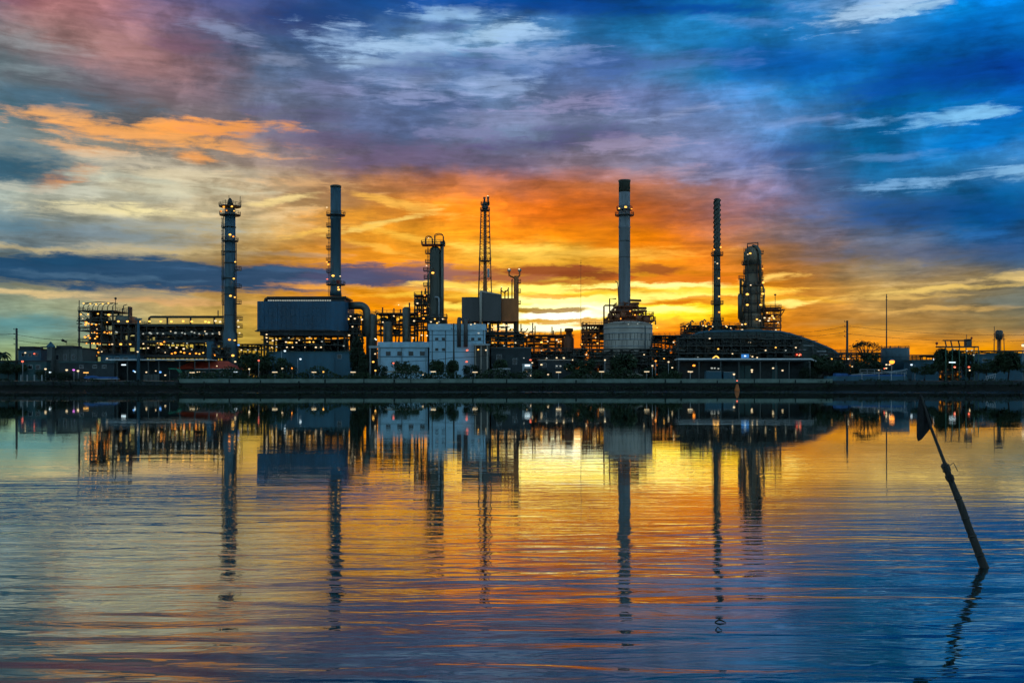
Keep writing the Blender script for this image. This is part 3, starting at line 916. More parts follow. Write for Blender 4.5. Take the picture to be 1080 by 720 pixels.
# ------------------------------------------------------------------ left end
palm('small dark palm at the left edge of the picture', 350, 3, 366)
utility_pole('dark concrete pole with four short arms beside the blue roofed office', 346, 17.5, 346, (0, 1.7, 3.4, 5.2), .34)
wl = W(346)
wires('', [(wl.p(16, 352), wl.p(-130, 348), 'upper cable running from the pole by the office out of the left edge'),
           (wl.p(18.5, 353), W(372).p(84, 359), 'upper cable between the office pole and the lit process frame'),
           (wl.p(18.5, 359), W(372).p(84, 363), 'lower cable between the office pole and the lit process frame')])
t, w = building('office', 'small blue office with dark flat roof and two lamps beside the pole', 'building', 356, 10, 19, 43, 367.5, 'bluewall', wins=[(23, 26, 372, 375.5), (30, 33, 372, 375.5), (37, 40, 372, 375.5)])
bx(t, 'parapet', M['roofdark'], w.x(19), w.x(34.5), 357, 364, w.z(367.3), w.z(365))
MB().sph(w.p(38, 366.4, 4), .6, 8, 5).build('roof_tank', M['steel'], t)
lamps(t, w, [(27.5, 372, 'w'), (37, 373, 'r')])
t, w = building('low_shed', 'long low teal shed under the blue office', 'shed', 346, 7, -60, 49, 380, 'teal', wins=[(4, 8, 386, 390), (12, 16, 386, 390), (30, 34, 385, 389), (38, 42, 385, 389)])
# gatehouse tower
w = W(350)
t = T('gate_tower', 'slim grey tower with a blue pyramid roof', 'tower', w.p(53.5, 402))
bx(t, 'shaft', M['grey'], w.x(50.8), w.x(56.2), 349, 351, GZ - .1, w.z(366))
MB().lathe(w.x(53.5), 350, [(w.z(366), 1.6), (w.z(365), 1.6), (w.z(360.4), .15)], 4, False).build('roof', M['bluewall'], t)
bx(t, 'beam', M['steel'], w.x(45), w.x(51), 349.7, 350.3, w.z(366.4), w.z(365.2))
t, w = building('warehouse', 'grey pilastered warehouse between the slim tower and the process frame', 'building', 352, 12, 57, 87, 366.5, 'grey', wins=[(59, 62, 374, 379), (67, 70, 374, 379), (76, 79, 374, 379)])
for px in (57, 64.5, 72.5, 81):
    bx(t, 'pilaster', M['grey'], w.x(px), w.x(px + 1.1), 351.6, 352.1, GZ, w.z(368))
bx(t, 'roof_beam', M['roofdark'], w.x(58), w.x(75), 353, 361, w.z(366.4), w.z(364.2))
w = W(353)
t = T('windsock', 'small dark windsock on a thin mast above the warehouse', 'windsock', w.p(70.5, 364))
MB().tube([w.p(70.5, 364.1), w.p(70.5, 358)], .08, 6).build('mast', M['steel'], t)
MB().tube([w.p(70.3, 360.6), w.p(65.5, 358.6)], [.25, .5], 8).build('sock', M['cloth'], t)
t, w = building('low_shed', 'long dark flat roofed shed in front of the grey warehouse', 'shed', 342, 6, 63, 120, 381, 'darkwall', roof='teal', wins=[(84, 88, 385, 388), (98, 102, 385, 388), (108, 112, 385, 388)])
# white posts
w = W(333)
t = T('post_fence', 'pale post fence standing on the river wall beside the undergrowth', 'fence', w.p(33, 401))
for i, px in enumerate((21.5, 28, 35.5, 43.5)):
    MB().box(w.x(px), w.x(px) + .3, 333, 333.3, 2.9, w.z(395.2)).build('post', M['palegrey'], t)
MB().box(w.x(21.5), w.x(43.5), 333.1, 333.2, w.z(398), w.z(397.6)).build('rail', M['grey'], t)
for lab, px, py, k in (('red lamp on a post before the teal shed', 24, 381, 'r'), ('pinkish lamp near the slim grey tower, upper of two', 48.3, 389, 'w'), ('small white lamp near the slim grey tower, lower of two', 53.2, 392.5, 'c'),
                       ('dim white lamp before the dark shed, first from the tower', 70.6, 390, 'w'), ('magenta lamp before the dark shed', 78, 390, 'm'), ('pinkish lamp right of the magenta one', 82.5, 391, 'w')):
    street_lamp(lab, 340.5, px, py, k, group='lamps along the quay')
street_lamp('flat amber tube lamp before the dark shed', 340.5, 91, 392.5, 'y', tube_lamp=True, group='lamps along the quay')
# trailer with blue sheet
w = W(335)
t = T('trailer', 'long flat trailer under a blue cover with a pale side rail', 'trailer', w.p(107, 401))
bx(t, 'bed', M['palegrey'], w.x(94), w.x(125), 334, 336.4, w.z(399.9), w.z(399.1))
MB().prism([(w.x(89), w.z(399)), (w.x(91), w.z(396.4)), (w.x(98), w.z(395.8)), (w.x(103), w.z(397)), (w.x(122), w.z(397.4)), (w.x(124), w.z(399))], 334.2, 336.2).build('cover', M['bluetarp'], t)
for px in (99, 116, 119.5):
    MB().tube([(w.x(px), 334.05, GZ + .45), (w.x(px), 336.3, GZ + .45)], .45, 12).build('wheel', M['cloth'], t)

# ------------------------------------------------------------------ process frame A
t, w = frame('process_unit', 'tall lit steel process frame with arched lamp row on its top deck', 'process unit', 372, 16, 83.5, 119, [327, 337.5, 348, 360, 374], 4, pipes=3, vessels=.55, seed=3, col=.5, fill=.82)
for i in range(7):
    px = 86 + i * 5.2
    MB().tube([w.p(px, 327, 1), w.p(px + .6, 322.5, 1), w.p(px + 1.6, 320.2, 2), w.p(px + 3.6, 319.3, 3)], .14, 6).build('lamp_arch', M['steel'], t)
MB().tube([w.p(86, 318.9, 3), w.p(100, 317.6, 3), w.p(119, 319, 3)], .14, 6).build('lamp_rail', M['steel'], t)
MB().tube([w.p(118.5, 327, 3), w.p(118.5, 314.4, 3)], .12, 6).build('mast', M['steel'], t)
MB().sph(w.p(118.5, 314, 3), .5, 8, 5).build('mast_head', M['steel'], t)
MB().tube([w.p(83.5, 360), w.p(83.5, 316.5)], .16, 6).build('mast', M['steel'], t)
for py in (338.5, 341.5):
    bx(t, 'balcony', M['steel'], w.x(80.5), w.x(83.4), 372, 375, w.z(py), w.z(py) + .3)
lamps(t, w, [(88.8, 320), (96, 320.6), (102, 321), (109, 320.5), (115, 319.8), (86, 331.5), (93.5, 331.5), (104, 331), (115.5, 332, 'y', .7), (88, 336, 'w', .3),
             (91, 342.5, 'o', .55), (94, 341.5, 'o'), (97.5, 342, 'o'), (102, 342.5, 'o', .5), (103, 347, 'w', .3), (90.5, 355.5, 'o', .6), (94, 354, 'o'), (95.5, 356.5, 'o'), (103, 355, 'o', .5), (101, 357, 'y'),
             (91, 371, 'o'), (93.5, 369.5, 'y'), (97, 370.5, 'o', .5), (103, 367.5, 'y', .35), (104.5, 371.5, 'o'), (108, 370.8, 'w', .35), (102, 375, 'o')])
rl = random.Random(31)
lamps(t, w, [(rl.uniform(86, 117), py + rl.uniform(1.5, 3), rl.choice('ooy'), rl.uniform(.3, .5)) for py in (337.5, 348, 360, 360, 348) for _ in range(4)], 3)
# lower neighbour
t, w = frame('process_unit', 'lower steel frame with a grey cabin on top joined to the arched one', 'process unit', 370, 14, 120, 143, [341, 350, 364], 4, pipes=3, vessels=.5, seed=5, col=.45, fill=.85)
bx(t, 'cabin', M['pipe'], w.x(120.5), w.x(134), 372, 380, w.z(340.9), w.z(332.5))
MB().rail([(w.x(128), 371, w.z(332.4)), (w.x(137), 371, w.z(332.4))], 2.6, 1.6, .14).build('railing', M['rail'], t)
bx(t, 'stair_tower', M['steel'], w.x(133.7), w.x(135.3), 371, 374, w.z(340.9), w.z(323))
MB().tube([w.p(129, 332), w.p(130.5, 322), w.p(134, 321)], .16, 6).build('pipe', M['steel'], t)
lamps(t, w, [(125.5, 339, 'y', .6), (135, 339, 'y', .6), (128, 363, 'y', .65), (119, 363, 'w', .45), (138, 363, 'y', .5), (124, 350.5, 'd'), (123, 350, 'd')])
t, w = building('control_building', 'blue flat roofed block below the lower steel frame', 'building', 360, 8, 106, 143, 372.5, 'bluewall', wins=[(112, 117, 377, 381), (121, 126, 377, 381), (130, 135, 377, 381)])
lamps(t, w, [(113.5, 378, 'w', .35)], -.5)

# ------------------------------------------------------------------ long pipe unit B
t, w = frame('pipe_unit', 'long two storey steel pipe unit with amber lamps along its roof', 'process unit', 374, 16, 144, 236, [341.5, 350, 358.5, 374], 10, pipes=3, vessels=.55, seed=9, col=.45, deck=1.0, toprail=False, fill=.93)
MB().tube([w.p(157, 341), w.p(157.6, 335), w.p(159, 334.2), w.p(236, 334.2)], .45, 8).build('header_pipe', M['steel'], t)
for px in (176.5, 201, 226):
    MB().bar(w.p(px, 334.5), w.p(px, 341.4), .5).build('pipe_support', M['steel'], t)
MB().tube([w.p(230, 334), w.p(230, 327)], .2, 6).build('vent', M['steel'], t)
for i in range(22):
    px = 141 + i * 4.35
    MB().tube([w.p(px, 352.2, 2), w.p(px + 2.4, 352.2, 2)], .85, 10).build('cooler_drum', M['palegrey' if i % 4 else 'pipe'], t)
lamps(t, w, [(148, 339.4), (158.5, 339), (170.5, 339), (181.5, 339.2), (194, 338.8), (203, 339.2), (217.5, 339.2), (221, 340), (228, 338.5, 'w'), (233, 339.5, 'w')], -.9, .62)
lamps(t, w, [(145, 351, 'd'), (152, 352, 'd'), (159, 351, 'd', .6), (160.5, 352, 'd'), (167, 351.5, 'd'), (173, 352, 'd'), (181, 349.5, 'w', .3), (186, 351, 'd', .6), (193, 351, 'd'), (196, 352, 'd'), (203, 350, 'd', .5), (206, 351, 'd'), (211, 352, 'd'), (217, 349.5, 'w', .35), (218.5, 352, 'd', .6), (225, 352, 'd'), (232, 350.5, 'w', .35), (232.3, 352.5, 'w', .35)], -1.0, .45)
lamps(t, w, [(152, 362.5, 'w'), (157, 367, 'w'), (152, 367.5, 'w', .35), (171, 363, 'o', .6), (174, 360.5, 'o'), (168, 366.5, 'w'), (180, 366.5, 'd'), (183, 362, 'd'), (187, 366.5, 'w', .5), (194.5, 367.8, 'w', .55), (198, 362, 'd'), (203, 368.5, 'd'),
             (182, 373, 'o'), (185.5, 372, 'o', .55), (191.5, 371, 'y'), (195, 372, 'o', .5), (201, 373, 'o'), (207.5, 372.6, 'o', .5), (211, 373.2, 'y'), (215, 372, 'y'), (175, 371.7, 'w', .3)], -.8, .42)
lamps(t, w, [(rl.uniform(146, 234), py + rl.uniform(1.2, 3), rl.choice('oyy'), rl.uniform(.3, .5)) for py in (350, 358.5, 358.5) for _ in range(8)], 2)
t, w = building('pump_house', 'narrow blue upright block standing in the right bay of the pipe unit', 'building', 366, 5, 218, 225, 358, 'bluewall')
# high mast
w = W(341)
t = T('floodlight_mast', 'tall pale floodlight mast in front of the long pipe unit', 'mast', w.p(146, 402))
MB().tube([(w.x(146), 341, GZ - .1), (w.x(146), 341, w.z(336))], [.62, .38], 12).build('shaft', M['bluewall'], t)
MB().lathe(w.x(146), 341, [(w.z(337.5), .9), (w.z(336), 1.3), (w.z(335.6), 1.3)], 12).build('lamp_ring', M['palegrey'], t)
lamps(t, w, [(146, 371, 'w', .4)], -.7)
# open shed
w = W(344)
t = T('open_shed', 'long open shed with a thin pale roof edge beside the red roof', 'shed', w.p(167, 402))
bx(t, 'roof', M['whitepaint'], w.x(112), w.x(222), 343, 352, w.z(379.7), w.z(378.7))
bx(t, 'back_wall', M['darkwall'], w.x(113), w.x(221), 351.4, 351.8, GZ, w.z(379.9))
for px in (113, 124, 135, 157, 168, 190, 206, 221):
    MB().bar((w.x(px), 343.5, GZ - .1), (w.x(px), 343.5, w.z(379.7)), .3).build('column', M['grey'], t)
bx(t, 'tube_lamp', G['c'], w.x(128), w.x(132.5), 344, 344.3, w.z(385.2), w.z(384))
lamps(t, w, [(117, 388.5, 'w'), (118.5, 394.5, 'w', .3), (139.5, 391, 'b', .4), (141, 392, 'c', .4), (153, 392.3, 'w', .4), (163, 391, 'w', .3), (167.5, 392.3, 'b', .6), (173, 395.5, 'w', .4)], 1.2)
for i, (px, lab) in enumerate(((153, 'grey crate stack under the open shed, nearest the mast'), (158.5, 'grey crate stack under the open shed, second from the mast'), (163.5, 'grey crate stack under the open shed, nearest the green awning'))):
    o = T('crate_stack', lab, 'crates', (w.x(px), 345, GZ), 'crates under the open shed')
    for k in range(2):
        MB().box(w.x(px) - .7, w.x(px) + .7, 344.4, 345.6, GZ + k * 1.15 - .05, GZ + k * 1.15 + 1.05).build('crate', M['grey'], o)
# red roof house
w = W(347)
t = T('riverside_house', 'low house with a broad red hipped roof', 'house', w.p(216, 402))
x0, x1 = w.x(185), w.x(249)
zt, ze = w.z(380.3), w.z(389)
v = [(x0, 346, ze), (x1, 346, ze), (x1, 358, ze), (x0, 358, ze), (w.x(198), 352, zt), (w.x(236), 352, zt)]
MB().add(v, [(0, 1, 5, 4), (1, 2, 5), (2, 3, 4, 5), (3, 0, 4), (3, 2, 1, 0)]).build('roof', M['redroof'], t)
bx(t, 'eaves', M['palegrey'], w.x(206), w.x(250), 345.7, 345.98, ze - .15, ze + .12)
bx(t, 'wall', M['teal'], w.x(188), w.x(247), 348, 357, GZ - .1, ze - .02)
for px in (194, 203, 212, 222, 231, 240):
    f = bx(t, 'window', M['palegrey'], w.x(px), w.x(px + 4), 347.9, 348.02, w.z(397), w.z(391.5))
    bx(f, 'pane', M['glass'], w.x(px + .5), w.x(px + 3.5), 347.85, 347.95, w.z(396.5), w.z(392))
lamps(t, w, [(209.5, 392.3, 'w', .3), (212, 392.3, 'w', .3), (230, 386, 'w', .3)], -1.4)
bx(t, 'tube_lamp', G['c'], w.x(248), w.x(252.5), 345.2, 345.5, w.z(392.6), w.z(391.8))
w = W(341)
t = T('awning', 'small green cloth awning in front of the red roofed house', 'awning', w.p(184, 401))
MB().prism([(w.x(177.5), w.z(388.5)), (w.x(180), w.z(388)), (w.x(188), w.z(388.8)), (w.x(190.5), w.z(393)), (w.x(189.8), w.z(393.2)), (w.x(187), w.z(389.6)), (w.x(179), w.z(389.2))], 340, 343).build('canopy', M['greencloth'], t)
for px in (179, 189):
    MB().tube([(w.x(px), 341, GZ), (w.x(px), 341, w.z(390))], .07, 6).build('post', M['palegrey'], t)

# ------------------------------------------------------------------ tall column C
w = W(368)
cx, cy = w.x(242.6), 368
t = T('distillation_column', 'tall slim blue grey column with an antenna crowned lit top', 'column', (cx, cy, GZ))
MB().lathe(cx, cy, [(GZ - .1, 2.75), (w.z(352), 2.7), (w.z(347), 2.12), (w.z(303), 2.08), (w.z(302.6), 2.16), (w.z(301.8), 2.16), (w.z(301.4), 2.02), (w.z(221), 1.95), (w.z(219), 1.3)], 28).build('shell', M['bluecol'], t)
for py, r in ((217.5, 4.0), (226.6, 3.8), (254, 3.0)):
    ringdeck(t, cx, cy, w.z(py), r)
for py in (284.5, 303, 320):
    ringdeck(t, cx, cy, w.z(py), 1.95, side=1, w=2.0)
for py in (337, 345, 355):
    ringdeck(t, cx, cy, w.z(py), 2.1, side=1, w=2.3)
for py in (240, 266, 278, 294, 311, 333):
    MB().lathe(cx, cy, [(w.z(py), 2.2), (w.z(py) + .3, 2.2)], 24).build('band', M['steel'], t)
ladder(t, cx + 2.5, cy - 1.6, w.z(352), w.z(256), w=.6)
for py in (240, 268, 294, 340):
    ringdeck(t, cx, cy, w.z(py), 1.95, side=-1, w=.9)
ringdeck(t, cx, cy, w.z(321), 1.95, side=-1, w=.8)
MB().lathe(cx, cy, [(w.z(217), 1.1), (w.z(211), .75), (w.z(209), .3)], 14).build('top_nozzle', M['steel'], t)
for dx, py in ((-8.5, 214), (-4.5, 210.5), (-1, 206), (2.8, 211), (9.5, 206.5), (10.3, 211), (-10.3, 215)):
    MB().tube([(cx + dx * w.s, cy + .3 * dx * w.s, w.z(217.5)), (cx + dx * w.s * 1.05, cy + .3 * dx * w.s, w.z(py))], .11, 5).build('antenna', M['steel'], t)
ladder(t, cx - 7.3 * w.s, cy - .5, w.z(318), w.z(229), w=.7)
MB().tube([(cx - 5.2 * w.s, cy - 1.4, w.z(228)), (cx - 6.4 * w.s, cy - 1.4, w.z(232)), (cx - 6.4 * w.s, cy - 1.4, GZ + 2)], .16, 6).build('riser_pipe', M['pipe'], t)
MB().tube([(cx + 5.9 * w.s, cy + 1, w.z(350)), (cx + 5.9 * w.s, cy + 1, w.z(256))], .14, 6).build('riser_pipe', M['pipe'], t)
lamps(t, w, [(238, 219.5, 'o', .5), (246.5, 219, 'y', .5), (241, 223, 'o'), (249, 223.5, 'y'), (235, 224, 'o'), (244.5, 248.5, 'y', .6), (248, 250.5, 'o'), (250, 277), (248.5, 294.5, 'y', .5), (245, 312.5, 'y', .6), (249.5, 314, 'y'),
             (253, 338.5, 'w'), (253.5, 345, 'w', .5), (254.5, 351.5, 'w'), (244, 358.5, 'o', .7), (249.5, 359, 'y', .5), (247.5, 375, 'y', .7), (250, 381.5, 'w', .5), (236, 367, 'y', .5), (229, 374.5, 'o', .6), (232, 373, 'o', .6), (253.5, 364, 'b', .5)], -2.4)
t, w = frame('pump_unit', 'small lit pump frame at the foot of the tall slim column', 'process unit', 362, 6, 224, 240, [366, 376], 3, pipes=3, vessels=.6, seed=21, rail=True, fill=.7)
t, w = frame('pipe_rack', 'low thin pipe rack between the tall slim column and the navy furnace', 'pipe rack', 380, 6, 251, 282, [362.5, 368], 4, pipes=4, vessels=0, seed=23, rail=False)
lamps(t, w, [(255, 369, 'w'), (262, 369, 'd'), (270, 369, 'd')])
# ------------------------------------------------------------------ navy furnace D
w = W(368)
t = T('furnace', 'big navy sheet clad furnace box raised on steel legs', 'furnace', w.p(318, 402))
x0, x1, y0, y1 = w.x(271.3), w.x(364.7), 368.0, 388.0
rr = 5.0
pl = [(x0, y0), (x1 - rr, y0)] + [(x1 - rr + rr * math.sin(a), y0 + rr - rr * math.cos(a)) for a in [math.pi / 2 * k / 8 for k in range(1, 9)]] + [(x1, y1), (x0, y1)]


def plan(poly, z0, z1):
    n = len(poly)
    b = MB()
    b.add([(x, y, z0) for x, y in poly] + [(x, y, z1) for x, y in poly], [tuple(reversed(range(n))), tuple(range(n, 2 * n))] + [(i, (i + 1) % n, n + (i + 1) % n, n + i) for i in range(n)])
    return b


plan(pl, w.z(348.4), w.z(317.6)).build('casing', M['navy'], t)
sm = MB()
for k in range(17):
    px = 274 + k * 4.6
    sm.box(w.x(px), w.x(px) + .12, 367.9, 367.99, w.z(348.2), w.z(317.8))
for py in (325, 333, 341):
    sm.box(w.x(271.5), w.x(349), 367.86, 367.98, w.z(py), w.z(py) + .14)
sm.build('cladding_seams', M['navy'], t)
bx(t, 'bottom_lip', M['roofdark'], w.x(270.8), w.x(350.5), 367.6, 367.99, w.z(348.9), w.z(347.6))
xc = w.x(318)
plan([(xc + (x - xc) * .955, y0 + 1 + (y - y0) * .9) for x, y in pl], w.z(353.5), w.z(348.41)).build('hopper', M['roofdark'], t)
MB().prism([(w.x(277), w.z(317.5)), (w.x(278), w.z(314.5)), (w.x(281), w.z(312.3)), (w.x(364), w.z(312.0)), (w.x(364), w.z(313.6)), (w.x(282), w.z(313.8)), (w.x(279.5), w.z(315.4)), (w.x(279), w.z(317.5))], 369.2, 386).build('top_duct', M['steel'], t)
bx(t, 'vent_housing', M['roofdark'], w.x(281), w.x(362), 370, 385, w.z(317.5), w.z(313.7))
for i in range(27):
    px = 281.5 + i * 2.5
    bx(t, 'vent_lamp', G['d'], w.x(px), w.x(px + 1.5), 369.5, 369.95, w.z(316.9), w.z(315.9))
for px in (277, 281, 300, 320, 340, 355, 362):
    for y in (370.5, 386):
        MB().bar((w.x(px), y, GZ - .1), (w.x(px), y, w.z(353.4)), .55).build('leg', M['steel'], t)
bx(t, 'platform', M['steel'], w.x(269.5), w.x(283), 366.8, 370, w.z(349.6), w.z(348.7))
r = random.Random(4)
for k in range(46):
    px, py = r.uniform(276, 358), r.uniform(355, 370)
    L = r.uniform(3, 14)
    if r.random() < .7:
        MB().tube([w.p(px, py, r.uniform(2, 10)), w.p(px + L, py, r.uniform(2, 10))], r.uniform(.15, .35), 7).build('burner_pipe', M['pipe'], t)
    else:
        MB().tube([w.p(px, py, 4), w.p(px, py + r.uniform(3, 8), 4)], r.uniform(.2, .5), 8).build('burner_pipe', M['pipe'], t)
for k in range(9):
    px = 286 + k * 8.3
    bx(t, 'burner_block', M['darkwall'], w.x(px), w.x(px + r.uniform(5, 8)), 378, 384, w.z(370), w.z(r.uniform(355, 361)))
for py in (357.5, 363.5):
    bx(t, 'walkway', M['steel'], w.x(274), w.x(360), 369.5, 386, w.z(py) - .2, w.z(py))
lamps(t, w, [(272, 340, 'c', .55), (274, 341.3, 'd', .8), (280.5, 352.5, 'w'), (280.5, 356, 'w'), (281, 360, 'w', .3), (287, 359, 'w', .5), (291, 358, 'w', .4), (304, 356, 'd'), (326, 355.5, 'd'), (301, 360.5, 'w', .45), (305, 361, 'y'), (312, 361, 'w', .4),
             (315, 358.5, 'w', .35), (326, 360.5, 'y', .5), (330, 360.5, 'y', .4), (302, 366, 'w', .4), (308, 366, 'w', .4), (291, 365.5, 'd'), (286, 366, 'w', .35), (321, 366, 'w', .3), (332.5, 366, 'w', .5), (338, 366, 'w', .45), (339, 360, 'd'), (362, 364.5, 'd'), (357, 348, 'd')], 1.0)
# exhaust elbow and equipment to the right of the box
pts = [w.p(364, 320.4, 8), w.p(376, 320.4, 8)]
for k in range(1, 7):
    a = math.pi / 2 * k / 6
    pts.append(w.p(376 + 7.5 * math.sin(a), 320.4 + 7.5 * (1 - math.cos(a)), 8))
pts.append(w.p(383.5, 354, 8))
MB().tube(pts, 1.45, 16).build('exhaust_duct', M['pipe'], t)
t, w = frame('valve_deck', 'lit valve deck between the navy furnace and its exhaust elbow', 'process unit', 374, 8, 366, 379, [331, 341, 351], 3, pipes=4, vessels=.6, seed=31, fill=.7)
lamps(t, w, [(366, 322, 'y', .5), (366.5, 329, 'y', .5), (367.5, 336.5, 'y', .6), (370, 333.5, 'w'), (374.5, 336, 'w', .5), (382, 337, 'w', .5), (372, 344.5, 'w'), (368.5, 353.5, 'w', .5), (366.5, 340, 'o')])
for lab, px0, px1, top in (('grey upright vessel right behind the exhaust elbow', 386, 396.5, 331), ('short dark vessel left of the exhaust elbow', 371, 378, 333)):
    w = W(386)
    t = T('process_vessel', lab, 'vessel', w.p((px0 + px1) / 2, 402), 'upright process vessels')
    c, rad = w.x((px0 + px1) / 2), (px1 - px0) / 2 * w.s
    MB().lathe(c, 386, [(GZ - .1, rad), (w.z(top + 1.5), rad), (w.z(top + .4), rad * .8), (w.z(top), rad * .3)], 20).build('shell', M['pipe'], t)
    MB().rail([(c + rad * math.cos(k * .785), 386 + rad * math.sin(k * .785), w.z(top + 1)) for k in range(9)], 1.2, 1.5, .1).build('railing', M['rail'], t)
# stack on the furnace
w = W(377)
cx, cy = w.x(354.1), 377
t = T('chimney', 'blue grey chimney rising from the navy furnace with stepped landings on its left', 'chimney', (cx, cy, w.z(312)))
r1 = 5.6 * w.s
MB().lathe(cx, cy, [(w.z(312), r1 * 1.12), (w.z(306), r1 * 1.0), (w.z(231.5), r1 * .97), (w.z(231), r1 * 1.06), (w.z(229.6), r1 * 1.06), (w.z(229), r1 * .98), (w.z(198), r1 * .98)], 28).build('shaft', M['bluecol'], t)
MB().lathe(cx, cy, [(w.z(198), r1 * 1.03), (w.z(196), r1 * 1.05), (w.z(195.6), r1 * .9)], 28).build('rim', M['stackdark'], t)
for py in (226.8, 300):
    ringdeck(t, cx, cy, w.z(py), 10 * w.s)
for py in (238.8, 250.5, 262.5, 275.5, 287):
    ringdeck(t, cx, cy, w.z(py), r1 * .95, side=-1, w=1.5)
ladder(t, cx - 6.8 * w.s, cy - .4, w.z(312), w.z(227), w=.6)
lamps(t, w, [(346, 220, 'w', .35), (346, 277, 'o'), (347.5, 279.5, 'o', .5), (352.5, 291.5, 'y', .7), (360, 292, 'w', .35), (358.5, 306, 'y', .6), (358, 303.5, 'y'), (346.5, 295, 'r', .4), (347.5, 280, 'o')], -2.5)
bx(t, 'service_panel', M['redroof'], w.x(356), w.x(359.5), cy - 2.3, cy - 2.0, w.z(300), w.z(296))
# blue annex, dark hedge-like trees
t, w = building('annex', 'long blue annex wall below the navy furnace', 'building', 360, 7, 284, 369, 370.5, 'bluewall', roof='teal', wins=[(356, 360, 374, 378)], parapet=.4)
bx(t, 'pale_bay', M['bluewall'], w.x(311), w.x(353), 359.7, 359.98, GZ, w.z(372.5))
w = W(352)
t = T('goods_portal', 'small pale portal frame with a lamp inside beside the white building', 'gate', w.p(393, 402))
for px in (390.2, 399):
    bx(t, 'post', M['palegrey'], w.x(px), w.x(px + 1), 351, 352, GZ - .1, w.z(367))
bx(t, 'lintel', M['palegrey'], w.x(389.5), w.x(400.5), 350.9, 352.1, w.z(367), w.z(364.5))
lamps(t, w, [(395.5, 357, 'w', .4), (396.5, 358, 'c', .4), (395.5, 373, 'w', .4), (393.5, 381.5, 'y', .55), (387, 389.5, 'w', .35)], .3)
street_lamp('bent pale lamp in front of the blue annex, left one', 350, 297, 370, 'c', arm=1.2, group='lamps along the quay')
street_lamp('bent pale lamp in front of the blue annex, right one', 350, 314, 378.5, 'c', arm=1.0, group='lamps along the quay')

# ------------------------------------------------------------------ pipework E
t, w = frame('process_unit', 'dense steel pipework left of the fat dark column', 'process unit', 392, 14, 397, 437, [330, 341, 352], 6, pipes=4, vessels=.35, seed=41, col=.4, rail=True, fill=.3)
for px, top in ((402.5, 323.5), (414.5, 324.5), (421.5, 325.5), (408, 333), (431, 318.5)):
    MB().tube([w.p(px, 330, 3), w.p(px, top, 3)], .3, 7).build('vent_pipe', M['steel'], t)
MB().lathe(w.x(409.5), 391, [(GZ, 1.9), (w.z(341), 1.9), (w.z(339), 1.0)], 16).build('drum', M['pipe'], t)
MB().lathe(w.x(429), 391, [(GZ, 1.6), (w.z(325.5), 1.6), (w.z(324), .8)], 16).build('drum', M['pipe'], t)
lamps(t, w, [(416, 333.5, 'w', .4), (404.5, 340, 'w'), (421, 337, 'y', .35), (430.5, 346.5, 'y', .6), (404, 346.5, 'y', .35), (417, 346.5, 'y'), (421, 322, 'w', .35)], -2)
t, w = frame('process_unit', 'taller steel pipe tower against the fat dark column', 'process unit', 390, 10, 437.5, 451, [311, 320, 329, 338, 347], 3, pipes=4, vessels=.3, seed=43, col=.4)
for px, top in ((441.5, 315), (444, 306), (448, 303)):
    MB().tube([w.p(px, 330, 3), w.p(px, top, 3)], .28, 7).build('vent_pipe', M['steel'], t)
lamps(t, w, [(440.5, 320, 'w', .5), (437, 338.5, 'w', .5), (442.5, 331, 'o'), (447, 336, 'o', .5), (448.5, 325, 'o', .5), (445, 353.5, 'w', .5), (450.5, 354, 'w', .5), (436, 356.5, 'w')], -1)
# fat column H
w = W(384)
cx, cy = w.x(458.8), 384
t = T('distillation_column', 'fat dark column with hooped top rails and landings on its left', 'column', (cx, cy, GZ))
MB().lathe(cx, cy, [(GZ - .1, 2.4), (w.z(345), 2.4), (w.z(343), 2.1), (w.z(268), 2.08), (w.z(262), 1.9), (w.z(260), 1.0)], 24).build('shell', M['stackdark'], t)
MB().lathe(w.x(466.2), cy - .3, [(GZ - .1, .75), (w.z(256), .72), (w.z(254.5), .4)], 14).build('riser_column', M['pipe'], t)
d = bx(t, 'platform', M['steel'], w.x(445), w.x(469), cy - 3, cy + 3, w.z(259), w.z(258.2))
MB().rail([(w.x(445), cy - 2.9, w.z(258)), (w.x(469), cy - 2.9, w.z(258)), (w.x(469), cy + 2.9, w.z(258)), (w.x(445), cy + 2.9, w.z(258)), (w.x(445), cy - 2.9, w.z(258))], 1.3, 1.3, .1).build('railing', M['rail'], d)
for a, b, top in ((449, 456, 249.5), (458.6, 467.6, 246.8)):
    for dy in (-1.5, 1.5):
        m_, q = (a + b) / 2, (b - a) / 2
        MB().tube([w.p(a, 258.5, dy)] + [w.p(m_ - q * math.cos(k * math.pi / 8), top + 2.5 - 2.5 * math.sin(k * math.pi / 8), dy) for k in range(9)] + [w.p(b, 258.5, dy)], .16, 6).build('hoop', M['steel'], t)
for py, ww in ((267, 1.7), (277, 1.7), (285.5, 2.4), (293.5, 2.2), (301.5, 2.4), (310.5, 2.0), (319, 2.0), (329, 1.8)):
    ringdeck(t, cx, cy, w.z(py), 2.0, side=-1, w=ww)
MB().tube([w.p(456.5, 285, -2.4), w.p(456.5, 283, -2.6), w.p(452.5, 290, -2.4), w.p(452.5, 320, -2.4)], .3, 8).build('riser_pipe', M['pipe'], t)
MB().tube([w.p(459, 314, -2.5), w.p(462.5, 314, -2.5), w.p(463.5, 316, -2.5), w.p(463.5, 345, -2.5)], .35, 8).build('riser_pipe', M['palegrey'], t)
ladder(t, cx - 7 * w.s, cy - 1, w.z(345), w.z(260), w=.6)
lamps(t, w, [(457, 288.5, 'y', .7), (450.5, 281, 'w', .35), (461, 341.5, 'y', .5), (448.5, 312, 'o'), (449, 329, 'o', .4), (452.5, 252, 'w', .3)], -2.6)

